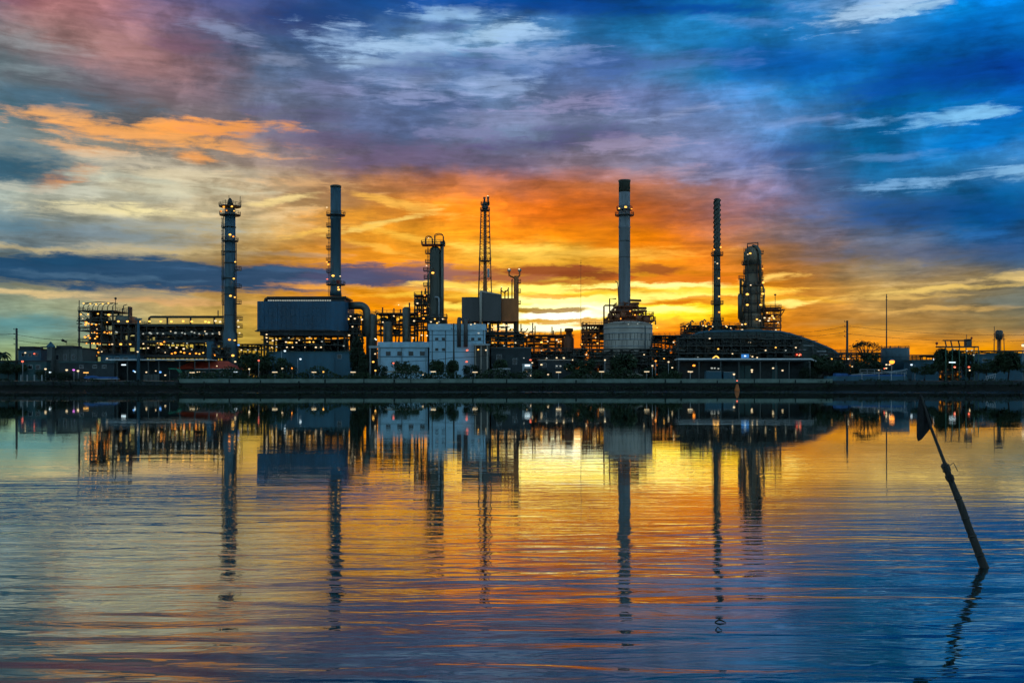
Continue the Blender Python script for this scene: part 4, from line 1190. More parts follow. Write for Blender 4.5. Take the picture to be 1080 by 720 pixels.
# ------------------------------------------------------------------ white building G
w = W(358)
t = T('works_building', 'pale blue white works building with a taller right wing', 'building', w.p(455, 402))
bx(t, 'wall', M['white'], w.x(398.8), w.x(451), 358, 372, GZ - .1, w.z(366.6))
bx(t, 'fascia', M['white'], w.x(398.3), w.x(452.9), 357.4, 372.4, w.z(366.2), w.z(360.6))
bx(t, 'shadow_gap', M['teal'], w.x(399.2), w.x(451), 357.95, 371.9, w.z(366.6), w.z(366.2))
bx(t, 'wing_wall', M['white'], w.x(453), w.x(511.5), 357.6, 372, GZ - .1, w.z(348.3))
bx(t, 'wing_fascia', M['white'], w.x(451.6), w.x(512.2), 357.1, 372.4, w.z(348.2), w.z(342))
bx(t, 'wing_roof', M['palegrey'], w.x(452), w.x(512), 357.3, 372.2, w.z(341.99), w.z(341.4))
for py in (353.5, 359.5, 371.5):
    bx(t, 'wall_band', M['bluewall'], w.x(453.1), w.x(511), 357.54, 357.6, w.z(py), w.z(py) + .16)
bx(t, 'wall_band', M['bluewall'], w.x(399), w.x(451), 357.94, 358, w.z(376.5), w.z(376.5) + .3)
for px in (401, 424, 449.5, 456, 470, 510):
    MB().tube([(w.x(px), 357.45, GZ), (w.x(px), 357.45, w.z(366.8 if px < 451 else 348.5))], .11, 6).build('rain_pipe', M['grey'], t)
for px, py in ((459, 356), (466, 356), (497, 356), (504, 356), (459, 367), (466, 367)):
    f = bx(t, 'window', M['grey'], w.x(px), w.x(px + 3.4), 357.53, 357.6, w.z(py + 3), w.z(py))
    bx(f, 'pane', M['glass'], w.x(px + .3), w.x(px + 3.1), 357.48, 357.55, w.z(py + 2.7), w.z(py + .3))
for px in (487, 495, 506):
    bx(t, 'roof_vent', M['grey'], w.x(px), w.x(px + 2), 360, 361, w.z(341.4), w.z(339))
for px in (474, 499):
    bx(t, 'door', M['teal'], w.x(px), w.x(px + 4), 357.52, 357.6, GZ - .1, w.z(391))
for px in (407, 419, 431, 443):
    f = bx(t, 'window', M['grey'], w.x(px), w.x(px + 5), 357.9, 358, w.z(375), w.z(370.5))
    bx(f, 'pane', M['glass'], w.x(px + .4), w.x(px + 4.6), 357.86, 357.93, w.z(374.6), w.z(370.9))
for px in (482.3, 489.3):
    MB().tube([w.p(px + 2, 366, -1.4), w.p(px + 2, 338.5, -1.4), w.p(px + 2.2, 336.5, -1), w.p(px + 2.4, 336, 4)], .72, 12).build('downpipe', M['boxgrey'], t)
lamps(t, w, [(461.5, 341, 'y', .4), (493, 369.5, 'r', .55), (492.4, 381.5, 'r', .5), (505, 351.5, 'd', .5), (497, 342.5, 'w', .35), (501, 341.5, 'w', .35)], -2)
utility_pole('dark pole standing before the white works building', 350, 478.6, 341, (0, 1.6), .24)
wq = W(350)
wires('', [(wq.p(478, 377), wq.p(418, 381), 'slack cable along the white works building, left of its pole'), (wq.p(479, 377), wq.p(520, 374), 'slack cable along the white works building, right of its pole')], .09)

# ------------------------------------------------------------------ flare stack I
w = W(392)
cx, cy = w.x(511.6), 392
t = T('flare_stack', 'slender flare pipe inside a narrow lattice tower with twin tips', 'flare stack', (cx, cy, GZ))
MB().lathe(cx, cy, [(GZ - .1, .95), (w.z(310), .9), (w.z(290), .66), (w.z(224), .6), (w.z(214), .62)], 16).build('riser_pipe', M['gloworange'], t)
legs = []
for a, b in ((-1, -1), (1, -1), (1, 1), (-1, 1)):
    p0 = Vector((cx + a * 9.5 * w.s, cy + b * 3.4, GZ - .1))
    pm = Vector((cx + a * 5.6 * w.s, cy + b * 2.2, w.z(270)))
    p1 = Vector((cx + a * 4.2 * w.s, cy + b * 1.6, w.z(222)))
    legs.append((p0, pm, p1))
    MB().tube([p0, pm, p1], .17, 6).build('leg', M['steel'], t)


def leg_at(q, f):
    return q[0].lerp(q[1], f * 2) if f < .5 else q[1].lerp(q[2], f * 2 - 1)


N_ = 17
for i in range(N_):
    f0, f1 = i / N_, (i + 1) / N_
    b = MB()
    for k in range(4):
        q, q2 = legs[k], legs[(k + 1) % 4]
        b.bar(leg_at(q, f1), leg_at(q2, f1), .13)
        b.bar(leg_at(q, f0), leg_at(q2, f1), .09)
    b.build('lattice', M['steel'], t)
for py, r_ in ((222, 1.9), (216, 1.7), (275, 2.4)):
    ringdeck(t, cx, cy, w.z(py), r_)
MB().lathe(cx, cy, [(w.z(222), 1.0), (w.z(219), 1.25), (w.z(215), 1.1), (w.z(213), .6)], 14).build('seal_drum', M['boxgrey'], t)
for dx, top in ((-.7, 208), (3.2, 207.5)):
    MB().tube([w.p(511.6 + dx, 216), w.p(511.6 + dx, top + 3), w.p(511.6 + dx, top)], [.38, .34, .55], 10).build('flare_tip', M['steel'], t)
bx(t, 'instrument_box', M['palegrey'], w.x(514), w.x(516.5), cy - 2.4, cy - 1.6, w.z(293), w.z(284))
lamps(t, w, [(514.5, 207.2, 'w', .35), (514.5, 284, 'd', .4)], -1)

# ------------------------------------------------------------------ grey heater J
w = W(376)
t = T('furnace', 'dark grey twin furnace box with a pale upright pipe on its front corner', 'furnace', w.p(517, 402))
bx(t, 'casing', M['boxgrey'], w.x(486.7), w.x(506), 378, 394, w.z(338.5), w.z(312.8))
MB().prism([(w.x(507.8), w.z(338.5)), (w.x(528.5), w.z(338.5)), (w.x(528.5), w.z(311)), (w.x(507.8), w.z(307.2))], 376, 394).build('casing', M['boxgrey'], t)
MB().prism([(w.x(506), w.z(306.9)), (w.x(507.8), w.z(306.3)), (w.x(528.9), w.z(310.4)), (w.x(528.9), w.z(311.4)), (w.x(506), w.z(307.9))], 375.7, 394.2).build('roof_edge', M['tank'], t)
bx(t, 'casing', M['gloworange'], w.x(528.9), w.x(547), 378, 393, w.z(338.5), w.z(314))  # end casing coloured orange for the glow falling over it
MB().tube([w.p(507, 360, -.6), w.p(507, 309, -.6), w.p(507.4, 307.5, 0), w.p(508, 307, 2)], .5, 10).build('corner_pipe', M['tank'], t)
for px in (489, 497, 506, 516, 525, 534, 544):
    for y in (379, 392):
        MB().bar((w.x(px), y, GZ - .1), (w.x(px), y, w.z(338.4)), .6).build('leg', M['steel'], t)
r = random.Random(14)
for k in range(24):
    px, py = r.uniform(508, 540), r.uniform(342, 358)
    MB().tube([w.p(px, py, r.uniform(3, 10)), w.p(px + r.uniform(3, 9), py, r.uniform(3, 10))], r.uniform(.15, .35), 7).build('burner_pipe', M['pipe'], t)
bx(t, 'walkway', M['steel'], w.x(506), w.x(548), 377.5, 393, w.z(350), w.z(349.4))
lamps(t, w, [(519, 345, 'y'), (523, 346.5, 'y', .5), (531, 341.5, 'w'), (534, 343, 'w'), (540, 347.5, 'y'), (527, 349, 'o'), (515, 341, 'd'), (539, 359, 'r', .6)], 1)
# column K, the low sun's glow put into its orange colour
w = W(388)
cx, cy = w.x(544.4), 388
t = T('vent_stack', 'short orange brown stack with two raised arms at the end of the grey furnace', 'stack', (cx, cy, GZ))
MB().lathe(cx, cy, [(GZ - .1, 1.05), (w.z(292), .98), (w.z(291), .8)], 16).build('shaft', M['gloworange'], t)
for px in (537, 548):
    MB().tube([(cx, cy - .2, w.z(294)), w.p(px, 290.5, -.2), w.p(px, 286, -.2)], .36, 8).build('arm', M['gloworange'], t)
    MB().sph(w.p(px, 285, -.2), .75, 10, 6).build('arm_head', M['tank'], t)
for py in (298, 308, 320):
    ringdeck(t, cx, cy, w.z(py), 1.0, 'glowbrown', side=1, w=.8)
for px, top in ((540, 294), (536, 303), (532.5, 306), (528.5, 303)):
    MB().tube([w.p(px, 316, 1), w.p(px, top + 1, 1), w.p(px + .5, top, 1)], .25, 7).build('side_pipe', M['glowbrown'], t)
MB().tube([w.p(528.5, 306, 1), w.p(532, 308.5, 1), w.p(536, 305, 1)], .25, 7).build('side_pipe', M['glowbrown'], t)
lamps(t, w, [(537, 284, 'w', .4), (547.5, 284, 'w', .4), (529, 303, 'w', .3)], -.9)
# low buildings before J
t, w = building('portal_house', 'grey open fronted house with square pillars under the twin furnace', 'building', 356, 8, 500, 516, 362.5, 'grey', roof='palegrey')
for px in (501, 507, 513.5):
    bx(t, 'pillar', M['tank'], w.x(px), w.x(px + 1.2), 353.6, 354.4, GZ, w.z(364.5))
bx(t, 'porch_roof', M['palegrey'], w.x(500), w.x(516), 353.2, 355.6, w.z(364.5), w.z(363.6))
lamps(t, w, [(504.5, 368.8, 'y', .4), (512.7, 369.3, 'w', .4)], -1.4)
t, w = building('utility_block', 'dark olive block right of the open fronted house', 'building', 360, 10, 518, 560, 366, 'darkwall', roof='grey', wins=[(524, 529, 374, 380), (541, 545, 378, 384)])
t, w = building('kiosk', 'small pale kiosk with a lit sign beside the hedge', 'kiosk', 338, 3.5, 551, 561, 383.5, 'palegrey', roof='palegrey', wins=[(552.5, 559.5, 388.5, 393)], over=.15)
bx(t, 'lit_sign', G['c'], w.x(553.5), w.x(559), 337.6, 337.85, w.z(386.2), w.z(384.4))
lamps(t, w, [(559.5, 379.5, 'r', .45), (555.5, 391.5, 'w', .35), (559.5, 396, 'w', .3), (552.5, 377.5, 'd', .3)], -.4)
t, w = building('site_cabin', 'low pale cabin with slatted front left of the kiosk', 'cabin', 339, 4, 520, 538, 388, 'grey', roof='palegrey', wins=[(523, 528, 391, 395), (530, 535, 391, 395)], over=.15)
# ------------------------------------------------------------------ pipe racks in the middle
t, w = frame('pipe_rack', 'long low pipe rack against the orange sky in the middle', 'pipe rack', 398, 10, 548, 602, [353, 359.5, 366], 8, pipes=3, vessels=.2, seed=51, col=.36, m='glowbrown', fill=.3)
for px, top in ((549.5, 341), (562, 340), (564.5, 343), (582.5, 344), (584, 348), (592, 346)):
    MB().tube([w.p(px, 356, 3), w.p(px, top, 3)], .25, 6).build('vent_pipe', M['glowbrown'], t)
for k in range(5):
    MB().tube([w.p(548 + k * 3, 352 - k % 3, 2), w.p(551 + k * 3, 346 + k % 2 * 3, 2)], .2, 6).build('slant_pipe', M['glowbrown'], t)
lamps(t, w, [(555.5, 353.5, 'w', .5), (571, 361, 'y', .65), (577.5, 360, 'w', .4), (587, 358.5, 'w', .5), (589, 360.5, 'w'), (591.5, 360, 'y', .4), (599, 361, 'w', .5), (601, 359.5, 'w', .4), (571, 369.5, 'w', .4), (549, 351, 'y', .4)], -1)
w = W(394)
t = T('process_vessel', 'stout dark vessel with a capped top at the end of the middle pipe rack', 'vessel', w.p(600, 402), 'upright process vessels')
MB().lathe(w.x(600), 394, [(GZ - .1, 2.0), (w.z(357), 2.0), (w.z(354), 1.2), (w.z(350), 1.2), (w.z(349.5), 1.7), (w.z(346.5), 1.7), (w.z(346), 1.0)], 16).build('shell', M['glowbrown'], t)
MB().rail([(w.x(600) + 2 * math.cos(k * .785), 394 + 2 * math.sin(k * .785), w.z(356)) for k in range(9)], 1.2, 1.6, .1).build('railing', M['rail'], t)
w = W(420)
for lab, px, top, bot, rr in (('very thin tall mast left of the red brown pipe heap', 612.6, 274, 395, .09), ('tall thin mast above the grey tank at the right', 935, 310, 395, .26)):
    t = T('radio_mast', lab, 'mast', w.p(px, 402), 'thin masts')
    MB().tube([(w.x(px), 420, GZ - .1), (w.x(px), 420, w.z(top))], [rr * 1.3, rr * .7], 8).build('shaft', M['steel'], t)
    b = MB()
    b.bar(w.p(px - 1.5, top + 6), w.p(px + 1.5, top + 6), .1)
    b.bar(w.p(px - 1, top + 3), w.p(px + 1, top + 3), .1)
    b.build('crossarm', M['steel'], t)
t, w = building('open_store', 'low olive store with a pale roof edge behind the hedge in the middle', 'shed', 362, 8, 568, 602, 379, 'darkwall', roof='tank', wins=[(572, 576, 383, 387), (586, 591, 385, 388)], parapet=.35)
lamps(t, w, [(571, 384.5, 'w', .5), (587, 377.3, 'w'), (594.5, 377.5, 'w', .5), (576.5, 377.6, 'd'), (587, 386, 'd'), (591, 386, 'd'), (598, 389, 'w', .35)], -1)
t, w = frame('stair_tower', 'open red brown stair tower beside the white round tank', 'process unit', 384, 10, 616, 640, [342, 349, 356, 364], 4, pipes=4, vessels=.4, seed=61, col=.4, m='glowbrown', fill=.4)
MB().bar(w.p(618.5, 364), w.p(618.5, 340.5), .6).build('mast', M['glowbrown'], t)
MB().tube([w.p(612, 364), w.p(620, 357), w.p(628, 350)], .35, 6).build('stair', M['glowbrown'], t)
MB().tube([w.p(620, 352), w.p(629, 343)], .3, 6).build('stair', M['glowbrown'], t)
MB().tube([w.p(637, 345), w.p(637, 323), w.p(638, 322), w.p(648, 322)], .32, 7).build('tall_pipe', M['glowbrown'], t)
MB().tube([w.p(643, 340), w.p(643, 315), w.p(650, 315)], .28, 7).build('tall_pipe', M['glowbrown'], t)
lamps(t, w, [(628, 356, 'w', .35), (630, 362, 'y', .4), (619.5, 368, 'w', .4), (618.5, 374, 'w', .5), (613.5, 363, 'y', .4), (635, 371, 'd')], -1)
bx(t, 'tube_lamp', G['d'], w.x(622), w.x(631), 381, 381.3, w.z(376.3), w.z(375.3))
# ------------------------------------------------------------------ round tank M with the chimney group
w = W(366)
cx, cy = w.x(665.6), 376
t = T('storage_tank', 'big round off white tank below the tallest chimney', 'tank', (cx, cy, GZ))
rd = 25.6 * W(376).s
w2 = W(376)
MB().lathe(cx, cy, [(GZ - .1, rd), (w2.z(342.5), rd)], 48).build('shell', M['tank'], t)
MB().lathe(cx, cy, [(w2.z(342.5), rd + .15), (w2.z(341.8), rd + .15), (w2.z(339), rd * .5), (w2.z(338.6), .5)], 48).build('roof', M['tank'], t)
sm = MB()
for k in range(40):
    an = -math.pi + math.pi * (k + .5 * (k % 2)) / 40
    za = w2.z(352.5) if k % 3 else w2.z(360)
    sm.bar((cx + (rd + .02) * math.cos(an), cy + (rd + .02) * math.sin(an), za - 2.6), (cx + (rd + .02) * math.cos(an), cy + (rd + .02) * math.sin(an), za), .1)
sm.build('weld_seams', M['grey'], t)
for py in (347, 352.5, 359, 366):
    MB().lathe(cx, cy, [(w2.z(py), rd + .12), (w2.z(py) + .3, rd + .12)], 48).build('girder', M['palegrey'], t)
MB().rail([(cx + rd * math.cos(k * .262), cy + rd * math.sin(k * .262), w2.z(341.8)) for k in range(25)], 1.1, 2.4, .1).build('railing', M['glowbrown'], t)
b = MB()
for k in range(16):
    a0 = -1.15 + k * .05
    a1 = a0 + .05
    z0, z1 = GZ + 1 + k * 1.0, GZ + 2 + k * 1.0
    b.bar((cx + (rd + .4) * math.cos(a0), cy + (rd + .4) * math.sin(a0), z0), (cx + (rd + .4) * math.cos(a1), cy + (rd + .4) * math.sin(a1), z1), .35)
b.build('stair', M['steel'], t)
MB().tube([w2.p(677, 400, -9.3), w2.p(677, 345, -9.3)], .25, 8).build('standpipe', M['grey'], t)
lamps(t, w2, [(659.5, 343.5, 'd', .3), (684, 343, 'y', .4), (689, 347, 'y', .35), (669, 343, 'd', .3)], -10)
# pipe heap, sunset glow painted into its red brown
w = W(384)
t = T('heater_deck', 'heap of red brown pipework and decks round the foot of the tallest chimney', 'process unit', w.p(662, 402))
r = random.Random(77)
for py, a, b_ in ((338, 640, 690), (333, 643, 688), (328, 647, 680), (323, 649, 672)):
    d = bx(t, 'deck', M['glowbrown'], w.x(a), w.x(b_), 380, 392, w.z(py) - .35, w.z(py))
    MB().rail([(w.x(a), 380.1, w.z(py)), (w.x(b_), 380.1, w.z(py)), (w.x(b_), 391.9, w.z(py)), (w.x(a), 391.9, w.z(py)), (w.x(a), 380.1, w.z(py))], 1.2, 1.6, .11).build('railing', M['glowbrown'], d)
    n_ = int((b_ - a) / 7)
    for k in range(n_ + 1):
        px = a + (b_ - a) * k / n_
        for y in (380.5, 391.5):
            MB().bar((w.x(px), y, w.z(py + 5)), (w.x(px), y, w.z(py) - .3), .35).build('column', M['glowbrown'], t)
for k in range(70):
    py = r.uniform(319, 341)
    half = 8 + (py - 318) * .8
    px = 661 + r.uniform(-half, half)
    if r.random() < .5:
        MB().tube([w.p(px, py, r.uniform(-4, 6)), w.p(px + r.uniform(3, 9), py, r.uniform(-4, 6))], r.uniform(.18, .5), 7).build('pipe', M['glowbrown'], t)
    else:
        q = r.uniform(-4, 6)
        MB().tube([w.p(px, py + r.uniform(3, 8), q), w.p(px, py, q), w.p(px + r.choice((-2, 2)), py - .5, q)], r.uniform(.18, .45), 7).build('pipe', M['glowbrown'], t)
for px, py in ((650, 333), (656, 331), (672, 334), (680, 336)):
    MB().lathe(w.x(px), 379.5, [(w.z(py + 5), 1.2), (w.z(py), 1.2), (w.z(py - 1), .6)], 14).build('drum', M['glowbrown'], t)
MB().tube([w.p(664, 316.5), w.p(675, 317), w.p(676, 316.4)], .5, 8).build('long_pipe', M['glowbrown'], t)
MB().tube([w.p(667, 325), w.p(682, 325)], .4, 8).build('long_pipe', M['glowbrown'], t)
MB().tube([w.p(652.5, 320), w.p(652, 305), w.p(651.5, 298), w.p(649, 296.5)], .2, 7).build('vent_pipe', M['glowbrown'], t)
lamps(t, w, [(684, 331, 'y'), (690, 331, 'y', .5), (663, 329, 'o', .4), (668, 333, 'o', .4), (653, 337, 'o', .4)], -5)
w = W(386)
cx, cy = w.x(658.6), 386
t = T('chimney', 'tallest chimney, pale grey with a dark top and one lit platform', 'chimney', (cx, cy, w.z(342)))
ra = 6.15 * w.s
MB().lathe(cx, cy, [(GZ - .1, ra * 1.3), (w.z(325), ra * 1.18), (w.z(318), ra * 1.02), (w.z(241), ra * .98), (w.z(240.4), ra * 1.05), (w.z(239.2), ra * 1.05), (w.z(238.8), ra * .98), (w.z(203), ra * .97)], 32).build('shaft', M['stackgrey'], t)
MB().lathe(cx, cy, [(w.z(203), ra * .985), (w.z(192), ra * .985), (w.z(191.6), ra * 1.06), (w.z(190.2), ra * 1.06), (w.z(190), ra * .85)], 32).build('dark_top', M['stackdark'], t)
for py in (272, 255, 288):
    MB().lathe(cx, cy, [(w.z(py), ra * 1.0), (w.z(py) + .35, ra * 1.0)], 32).build('band', M['grey'], t)
ringdeck(t, cx, cy, w.z(227), 9.8 * w.s)
ringdeck(t, cx, cy, w.z(221), 8.2 * w.s)
lamps(t, w, [(658.8, 220, 'y', .65), (652, 221.5, 'y', .45), (665, 222, 'o', .35)], -3.4)
# ------------------------------------------------------------------ rack towards the hall
t, w = frame('pipe_rack', 'pipe rack between the white round tank and the curved hall', 'pipe rack', 388, 10, 690, 722, [353.5, 360.5, 368], 5, pipes=4, vessels=.1, seed=71, col=.36, fill=.3)
lamps(t, w, [(710, 361, 'w', .45), (721, 360.5, 'w', .5), (704, 370.5, 'd', .6), (706, 370, 'd'), (700, 369, 'd'), (720, 371, 'd')], -1)
# strake stack N
w = W(386)
cx, cy = w.x(756.3), 386
t = T('chimney', 'slender dark chimney with spiral strakes round its upper part', 'chimney', (cx, cy, w.z(345)))
ra = 3.35 * w.s
MB().lathe(cx, cy, [(GZ - .1, ra * 1.7), (w.z(342), ra * 1.6), (w.z(336), ra * 1.12), (w.z(268), ra * 1.0), (w.z(210), ra * .92), (w.z(209.4), ra * .7)], 22).build('shaft', M['stackdark'], t)
for s in range(3):
    n_ = 60
    vs, fs = [], []
    for i in range(n_ + 1):
        f = i / n_
        a = s * 2.094 + f * 2 * math.pi * 3.4
        z = w.z(262) + (w.z(210) - w.z(262)) * f
        for rr_, dz in ((ra * .9, -.12), (ra * 1.2, -.12), (ra * 1.2, .12), (ra * .9, .12)):
            vs.append((cx + rr_ * math.cos(a), cy + rr_ * math.sin(a), z + dz))
        if i:
            b = 4 * i
            fs += [(b - 4 + k, b - 4 + (k + 1) % 4, b + (k + 1) % 4, b + k) for k in range(4)]
    MB().add(vs, fs).build('strake', M['stackdark'], t)
for py, rr_ in ((269, 6.4), (320.5, 6.6), (338, 7)):
    ringdeck(t, cx, cy, w.z(py), rr_ * w.s)
for py in (262, 285, 302):
    MB().lathe(cx, cy, [(w.z(py), ra * 1.12), (w.z(py) + .4, ra * 1.12)], 22).build('flange', M['steel'], t)
ladder(t, cx - ra - .4, cy - .3, w.z(338), w.z(262), w=.5)
lamps(t, w, [(759, 261.5, 'y', .45), (752, 264, 'o'), (755.5, 278.5, 'w', .4), (757, 294, 'y', .45), (757.5, 313, 'y', .5), (757.5, 329.5, 'o', .5), (753, 277, 'd', .3)], -2)
# column O
w = W(388)
cx, cy = w.x(792.6), 388
t = T('distillation_column', 'stout stepped column with dished top and rings of lit platforms', 'column', (cx, cy, GZ))
S = w.s
MB().lathe(cx, cy, [(GZ - .1, 12 * S), (w.z(333), 11.2 * S), (w.z(329), 8.9 * S), (w.z(301), 9.6 * S), (w.z(295), 6.9 * S), (w.z(279), 6.9 * S), (w.z(278), 8.0 * S), (w.z(267), 7.8 * S), (w.z(262.5), 6.2 * S), (w.z(260), 3.2 * S), (w.z(259.4), .3)], 32).build('shell', M['colgrey'], t)
for py, q in ((278.6, 10.2), (288, 8.6), (301, 12.2), (310, 10.9), (320, 11.2), (329, 11.8), (337, 12.8), (345, 15.5)):
    ringdeck(t, cx, cy, w.z(py), q * S)
for py, q in ((267.5, 8.0), (284, 7.2), (290, 7.6), (295, 8.2), (308, 9.5), (314, 9.3), (325, 9.3), (336, 11.4)):
    ringdeck(t, cx, cy, w.z(py), q * S, side=1, w=1.5)
for py in (294, 313, 336):
    ringdeck(t, cx, cy, w.z(py), 9.6 * S, side=-1, w=1.4)
for px, a_, b_ in ((786.5, 264, 345), (789.5, 303, 345), (796, 280, 330), (799, 303, 345), (782.5, 303, 345)):
    MB().tube([w.p(px, a_, -3.6), w.p(px, b_, -4.6)], .2, 6).build('drop_pipe', M['steel'], t)
MB().tube([w.p(788, 262, -.5), w.p(788, 257.2, -.5), w.p(799, 256.2, -.5), w.p(799, 268, -.5)], .26, 7).build('davit', M['steel'], t)
MB().tube([w.p(793, 259.5, -1), w.p(797, 261, -2), w.p(799.8, 266, -2.2), w.p(800.2, 300, -2.5)], .6, 10).build('overhead_pipe', M['pipe'], t)
MB().tube([w.p(783.5, 297, -1.6), w.p(780.2, 294, -1.6), w.p(780.2, 340, -1.6)], .5, 10).build('riser_pipe', M['pipe'], t)
MB().tube([w.p(803.5, 302, -1.6), w.p(804.5, 306, -1.6), w.p(804.5, 345, -1.6)], .34, 8).build('riser_pipe', M['pipe'], t)
MB().lathe(w.x(779.8), cy - 1.5, [(w.z(336), .95), (w.z(312), .95), (w.z(310.5), .5)], 14).build('side_vessel', M['pipe'], t)
ladder(t, cx + 10.2 * S, cy - 1, w.z(345), w.z(280), w=.6)
ladder(t, cx - 8.6 * S, cy - 2, w.z(301), w.z(262), w=.6)
lamps(t, w, [(788, 269, 'y', .55), (785.5, 270, 'w', .35), (801, 285, 'o', .4), (801.5, 299.5, 'y', .6), (785, 311.5, 'y', .75), (801, 311, 'y', .65), (785, 322.5, 'y', .65), (799, 322.5, 'y', .6), (795, 337.5, 'y', .5), (798, 339, 'w', .5), (803, 336, 'w', .5), (808, 336.5, 'w', .5), (788.5, 302, 'w', .4), (779.5, 343, 'w', .5), (783, 342.5, 'y', .5), (807, 339, 'w', .5), (811, 334, 'y', .5), (813, 337, 'y', .5), (817, 341, 'w', .35), (790, 349, 'w', .5), (783.5, 352, 'y', .5)], -5)
t, w = frame('access_tower', 'red brown access tower with overhanging top deck beside the stepped column', 'process unit', 386, 8, 808, 823, [324, 331, 338, 345], 3, base=352, pipes=2, vessels=.2, seed=81, col=.36, m='glowbrown')
bx(t, 'deck', M['glowbrown'], w.x(805), w.x(827.5), 385, 395, w.z(327), w.z(326.2))
MB().bar(w.p(823, 334), w.p(827, 327.5), .25).build('strut', M['glowbrown'], t)
MB().tube([w.p(819, 324, 2), w.p(819, 311, 2)], .12, 6).build('mast', M['glowbrown'], t)
bx(t, 'mast_head', M['glowbrown'], w.x(818), w.x(820), 387.7, 388.3, w.z(311), w.z(309.5))
lamps(t, w, [(808.5, 330, 'y', .4), (815, 335, 'w', .4), (817.5, 348, 'w', .4)], -1)
# clutter at the feet of stack and column
t, w = frame('pump_unit', 'lit pipework along the ridge of the curved hall', 'process unit', 384, 8, 722, 780, [343, 349], 9, base=356, pipes=4, vessels=.5, seed=83, col=.3, rail=True, fill=.55)
for px, h_ in ((724, 341), (728, 338), (738, 338.5), (741, 337), (745, 340)):
    MB().tube([w.p(px, 349, -1), w.p(px, h_ + 1.5, -1), w.p(px + 1.4, h_, -1), w.p(px + 3, h_ + 2, -1)], .3, 7).build('bent_pipe', M['pipe'], t)
lamps(t, w, [(724, 344, 'y', .35), (741, 343.5, 'w', .4), (744, 344, 'y', .5), (751, 344.5, 'w', .35), (765, 344, 'w', .4), (766, 345, 'y', .35), (770, 346, 'w', .35), (782, 348, 'w', .55)], -1.2)

# ------------------------------------------------------------------ curved hall
w = W(356)
t = T('curved_hall', 'wide dark hall with a humped curved roof sloping down to the right', 'hall', w.p(798, 402))
prof = [(714.5, 402), (714.5, 371), (722, 370.5), (722.3, 361), (731, 360), (731.3, 352.6), (738, 350.2), (746, 349.2), (760, 348.8), (800, 348.4), (822, 349.3), (834, 352), (846, 355.8), (858, 360), (870, 365), (878, 368.5), (884, 373), (887, 380), (888, 402)]
MB().prism([(w.x(a), w.z(b)) for a, b in prof], 356, 382).build('shell', M['hall'], t)
up = [(a, b) for a, b in prof[1:-1]]
rim = [(w.x(a), w.z(b) + .25) for a, b in up] + [(w.x(a), w.z(b + 1.3)) for a, b in reversed(up)]
MB().prism(rim, 355.6, 355.98).build('roof_edge', M['bluewall'], t)
for py, a, b in ((359.5, 722, 862), (365, 719, 872), (372, 717, 884)):
    bx(t, 'wall_rail', M['grey'], w.x(a), w.x(b), 355.75, 355.98, w.z(py), w.z(py) + .22)
for i in range(9):
    px = 735 + i * 5.5
    b = MB()
    b.bar(w.p(px, 371.5, -.2), w.p(px + 5.5, 360, -.2), .22).bar(w.p(px + 5.5, 371.5, -.2), w.p(px, 360, -.2), .22)
    b.build('brace_panel', M['darkwall'], t)
for k in range(15):
    px = 742 + k * 9.3
    q = [b2 for a2, b2 in prof if a2 <= px][-1]
    q2 = [(a2, b2) for a2, b2 in prof if a2 > px][0]
    q1 = [(a2, b2) for a2, b2 in prof if a2 <= px][-1]
    top_ = q1[1] + (q2[1] - q1[1]) * (px - q1[0]) / (q2[0] - q1[0])
    MB().bar(w.p(px, min(top_ + 11, 379), -.12), w.p(px, top_ - .3, -.12), .28).build('roof_rib', M['steel'], t)
    if k % 2 == 0:
        bx(t, 'ridge_vent', M['steel'], w.x(px), w.x(px) + 1.0, 360, 362, w.z(top_ + .5), w.z(top_ - 1.6))
for a2, b2, e2, f2 in ((822, 352.5, 884, 376), (826, 357.5, 880, 377.5), (830, 363, 872, 379)):
    MB().tube([w.p(a2, b2, -.3), w.p((a2 + e2) / 2, (b2 + f2) / 2 - 2.2, -.3), w.p(e2, f2, -.3)], .14, 6).build('slope_rail', M['grey'], t)
bx(t, 'opening', M['darkwall'], w.x(804), w.x(826), 355.7, 355.97, w.z(377), w.z(359))
bx(t, 'opening_rail', M['grey'], w.x(803), w.x(827), 355.4, 355.69, w.z(365.4), w.z(364.9))
bx(t, 'opening_rail', M['grey'], w.x(803), w.x(827), 355.4, 355.69, w.z(370.4), w.z(369.9))
for a, b, py in ((861, 871, 370.6), (864, 872, 374), (845, 858, 364.5), (840, 850, 369)):
    bx(t, 'skylight', M['palegrey'], w.x(a), w.x(b), 355.5, 355.74, w.z(py) - .1, w.z(py) + .22)
for px in (730, 775, 802, 830, 857):
    MB().bar(w.p(px, 402, -.25), w.p(px, 352 if px < 840 else 361, -.25), .4).build('mullion', M['grey'], t)
lamps(t, w, [(743, 363, 'w', .45), (766, 363, 'd', .5), (782.5, 362, 'w', .45), (790, 361, 'w', .6), (797, 357, 'w', .5), (800, 358, 'w', .4), (807, 358.5, 'w', .4), (736, 369, 'w', .35), (741.5, 368.5, 'w', .6), (743, 370, 'w', .5), (790, 375, 'w', .4), (793, 376, 'w', .4), (798, 377, 'w', .4), (735.5, 377, 'd')], -.8)
MB().prism([(w.x(836), w.z(376)), (w.x(838), w.z(372.6)), (w.x(842), w.z(371.8)), (w.x(845.5), w.z(376))], 354.6, 355.6).build('red_hood', M['redroof'], t)
lamps(t, w, [(839.5, 374, 'r', .5), (842.5, 374, 'r', .5), (841, 374.8, 'w', .4)], -1.8)

